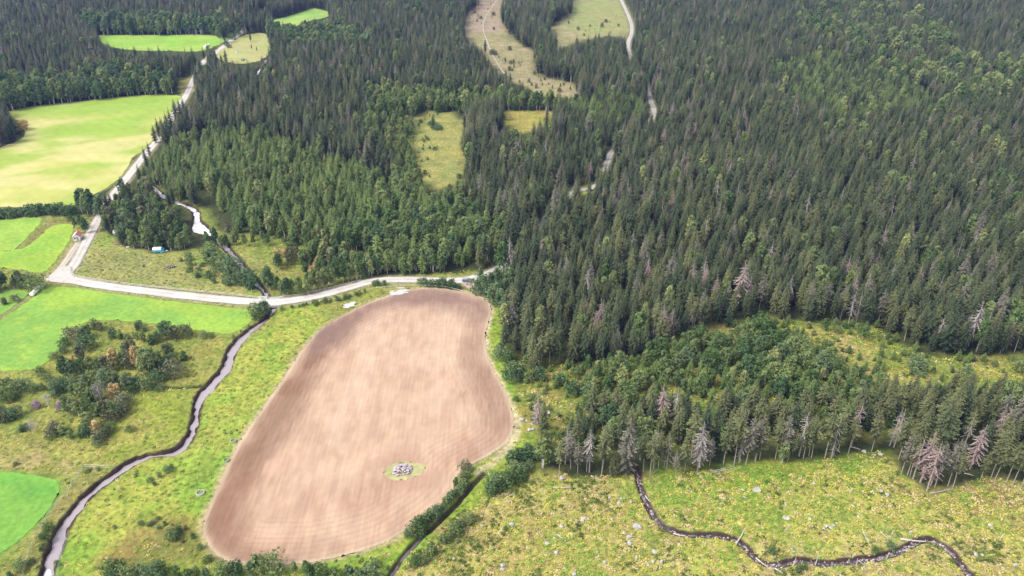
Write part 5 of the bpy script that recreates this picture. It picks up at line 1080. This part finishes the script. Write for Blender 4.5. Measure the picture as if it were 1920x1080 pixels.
# ------------------------------------------------------------------ blue trailer tent
x, y = G(298, 473); t = thing('camping_trailer', 'small trailer with blue sides and a white tarpaulin roof at the wood edge', 'trailer', (x, y, .05), .12)
m = MB(); m.box(-1.7, 1.3, -.95, .95, .45, 1.35, tx=.97); m.build('body', M_blue, t)
m = MB(); prof = [(-1.0, 1.34), (-.8, 1.75), (-.3, 1.95), (.3, 1.95), (.8, 1.75), (1.0, 1.34)]
m.add([(-1.75, p[0], p[1]) for p in prof] + [(1.2, p[0], p[1]) for p in prof], [(i, i + 1, 7 + i, 6 + i) for i in range(5)] + [tuple(range(6))[::-1], tuple(range(6, 12))]); m.build('roof', M_white, t)
m = MB(); m.box(1.29, 1.36, -.5, .1, .6, 1.3); m.build('door', M_dark, t)
m = MB(); m.add([(1.37, -.9, .4), (2.3, -.8, .3), (2.3, .8, .3), (1.37, .9, .4), (1.37, -.9, 1.4), (1.37, .9, 1.4), (1.9, -.8, 1.1), (1.9, .8, 1.1)], [(0, 1, 6, 4), (3, 5, 7, 2), (4, 6, 7, 5)]); m.build('awning', M_blue, t)
for sg in (-1, 1):
    m = MB(); m.tube([(-.2, sg * .88, .32), (-.2, sg * 1.05, .32)], .32, 12); w = m.build('wheel', M_black, t); m = MB(); m.tube([(-.2, sg * 1.051, .32), (-.2, sg * 1.07, .32)], .16, 8); m.build('rim', M_steel, w)
m = MB(); m.tube([(-1.7, 0, .42), (-2.6, 0, .38)], .05, 5); m.build('drawbar', M_steel, t)
def board(u, v, L, W, rz, lab, mat=M_white):
    x, y = G(u, v); t = thing('white_board', lab, 'board', (x, y, ground_z(x, y) + .2), rz); m = MB(); m.box(-L / 2, L / 2, -W / 2, W / 2, 0, .10); m.build('panel', mat, t)
    m = MB(); m.box(-L * .4, -L * .4 + .12, -W / 2, W / 2, -.15, -.002); m.build('batten', M_wood, t); m = MB(); m.box(L * .4 - .12, L * .4, -W / 2, W / 2, -.15, -.002); m.build('batten', M_wood, t)
board(335, 463, 2.9, 1.3, .18, 'white flat board lying at the foot of the trees right of the blue trailer'); board(308, 473, 2.4, .5, .75, 'narrow pale board lying just right of the blue trailer', M_wpaint)
board(240, 464, .9, .5, .2, 'tiny white board alone in the upper paddock grass')
# white-wrapped heap
x, y = G(217, 438); t = thing('covered_heap', 'white plastic-covered heap against dark trees left of the paddock', 'heap', (x, y, 0), .3)
for k, (a, b, r_, h) in enumerate(((0, 0, .75, 1.7), (.55, -.7, .6, 1.2), (-.5, .5, .6, 1.4))):
    m = MB(); m.tube([(a, b, 0), (a, b, h * .5), (a + .1, b, h * .85), (a + .1, b, h)], [r_, r_ * .95, r_ * .6, r_ * .15], 8); m.build('cover', M_white, t)
# bale rows
def bales(a, b, n, r, label):
    A = np.array(G(*a)); B = np.array(G(*b)); t = thing('bale_row', label, 'wrapped bales', (A[0], A[1], 0), math.atan2(*(B - A)[::-1])); L = np.hypot(*(B - A)); w = L / n
    m = MB(); m.tube([(.02, 0, r), (.08, 0, r), (w - .08, 0, r), (w - .02, 0, r)], [r * .8, r, r, r * .8], 14); me = m.mesh('bale', [M_white], True)
    for k in range(n): o = obj('bale', me, t, (k * w, random.uniform(-.06, .06), -.06 + random.uniform(-.03, .03)))
bales((60, 556), (79, 538), 6, .72, 'long row of white plastic-wrapped bales at the corner of the green meadow')
bales((384, 90), (392, 86), 3, .9, 'short white row of wrapped bales beside the far meadow')
# well rings
def ring(u, v, r, label, mat, inner):
    x, y = G(u, v); t = thing('well_ring', label, 'well ring', (x, y, ground_z(x, y)), 0, None); m = MB(); n = 20
    V = []; 
    for (rr, z) in ((r, -.1), (r, .45), (r - .14, .45), (r - .14, .1)): V += [(rr * math.cos(2 * math.pi * k / n), rr * math.sin(2 * math.pi * k / n), z) for k in range(n)]
    m.add(V, [(j * n + k, j * n + (k + 1) % n, (j + 1) * n + (k + 1) % n, (j + 1) * n + k) for j in range(3) for k in range(n)]); m.build('rim', mat, t)
    m = MB(); m.add([((r - .15) * math.cos(2 * math.pi * k / n), (r - .15) * math.sin(2 * math.pi * k / n), .2) for k in range(n)], [tuple(range(n))]); m.build('filling', inner, t)
M_gin = mat_plain('grass_filling', (.17, .21, .06), .9, noise=.3)
ring(376, 926, .95, 'pale concrete ring in the grass left of the ploughed field, nearest to the camera', M_concrete, M_gin); ring(425, 864, .7, 'grey-green ring beside the soil edge, middle of three', mat_plain('mossy_concrete', (.24, .30, .18), .9, noise=.2), M_gin)
ring(438, 828, .75, 'grey ring in the grass, farthest of three left of the field', mat_plain('grey_concrete', (.28, .33, .26), .9, noise=.2), M_gin); ring(1000, 794, .62, 'pale green ring among stones right of the ploughed field', mat_plain('pale_green_ring', (.34, .44, .30), .7), M_gin)
# grey oval slab in the far pasture
x, y = G(446, 98); t = thing('feeding_slab', 'grey round slab in the far pale pasture', 'slab', (x, y, .02)); m = MB(); m.tube([(0, 0, 0), (0, 0, .3)], [1.9, 1.8], 16); m.build('slab', M_concrete, t); m = MB(); m.tube([(0, 0, .301), (0, 0, .55)], [.9, .7], 10); m.build('stone_pile', M_stoned, t)
x, y = G(456, 113); put  # dark trough
t = thing('water_trough', 'dark oval water trough at the lower edge of the far pasture', 'trough', (x, y, 0), .2); m = MB(); m.tube([(0, 0, 0), (0, 0, .7)], [1.2, 1.3], 14, cap=False); m.build('basin', M_dark, t); m = MB(); m.tube([(0, 0, .5), (0, 0, .55)], 1.15, 14); m.build('water', M_water, t)
# marker post
x, y = G(850, 527); t = thing('marker_post', 'thin faded red marker post standing on the gravel road edge', 'post', (x, y, .1)); m = MB(); m.tube([(0, 0, 0), (0, 0, 1.3)], .11, 8); m.build('shaft', M_orange, t); m = MB(); m.tube([(0, 0, 1.301), (0, 0, 1.42)], [.13, .05], 8); m.build('cap', M_wpaint, t)
# ------------------------------------------------------------------ parked car
x, y = G(876, 528); t = thing('parked_car', 'dark car parked across the gravel at the end of the road', 'car', (x, y, .13), .02)
def loft(m, secs, mi=0):
    n = len(secs[0][1]); V = []
    for xx, pr in secs: V += [(xx, p[0], p[1]) for p in pr]
    Fc = [(i * n + k, i * n + k + 1, (i + 1) * n + k + 1, (i + 1) * n + k) for i in range(len(secs) - 1) for k in range(n - 1)]
    Fc += [tuple(range(n))[::-1], tuple((len(secs) - 1) * n + k for k in range(n))]; m.add(V, Fc, mi)
def sec(w, z0, z1): return [(-w, z0), (-w * 1.02, z0 + (z1 - z0) * .5), (-w * .92, z1), (0, z1 + .04), (w * .92, z1), (w * 1.02, z0 + (z1 - z0) * .5), (w, z0)]
m = MB(); loft(m, [(-1.95, sec(.68, .35, .72)), (-1.75, sec(.80, .25, .84)), (-.9, sec(.84, .22, .90)), (.5, sec(.84, .22, .90)), (1.5, sec(.82, .25, .82)), (1.9, sec(.70, .33, .66))]); m.build('body', M_car, t, smooth_=False)
m = MB(); loft(m, [(-1.5, sec(.70, .88, .92)), (-1.05, sec(.66, .88, 1.34)), (.15, sec(.66, .88, 1.38)), (.85, sec(.68, .88, .93))]); m.build('window', M_glass, t)
m = MB(); m.add([(-1.02, -.58, 1.385), (.12, -.58, 1.425), (.12, .58, 1.425), (-1.02, .58, 1.385), (-1.02, 0, 1.42), (.12, 0, 1.46)], [(0, 1, 5, 4), (4, 5, 2, 3)]); m.build('roof', mat_plain('silver_paint', (.45, .48, .50), .25, metal=.4), t)
for xx in (-1.22, 1.2):
    for sg in (-1, 1):
        m = MB(); m.tube([(xx, sg * .66, .32), (xx, sg * .86, .32)], .32, 14); w = m.build('wheel', M_black, t); m = MB(); m.tube([(xx, sg * .861, .32), (xx, sg * .875, .32)], .19, 10); m.build('rim', M_steel, w)
for sg in (-1, 1):
    m = MB(); m.box(1.84, 1.91, sg * .5 - .13, sg * .5 + .13, .52, .64); m.build('headlight', M_lamp, t); m = MB(); m.box(-1.95, -1.88, sg * .5 - .13, sg * .5 + .13, .58, .70); m.build('tail_light', M_orange, t)
t.scale = (.84, .84, .84)
# ------------------------------------------------------------------ haze
if HAZE:
    top = 150.
    hz = MB(); hz.box(-1500, 1500, -300, 1150, -3, top); o = hz.build('haze', []); o['kind'] = 'stuff'; o['label'] = 'thin bluish air haze over the valley'
    hm = bpy.data.materials.new('haze_air'); hm.use_nodes = True; N = hm.node_tree.nodes; N.clear(); out = N.new('ShaderNodeOutputMaterial'); pv = N.new('ShaderNodeVolumePrincipled')
    pv.inputs['Color'].default_value = (.26, .38, 1.0, 1); pv.inputs['Density'].default_value = HAZE; pv.inputs['Anisotropy'].default_value = .2
    hm.node_tree.links.new(pv.outputs[0], out.inputs['Volume']); o.data.materials.append(hm)
from collections import Counter
print('plants', len(PL), Counter(d['kind'] for d in PL), Counter(d['kind'] for d in PL if d['in']), 'objects', len(bpy.data.objects))
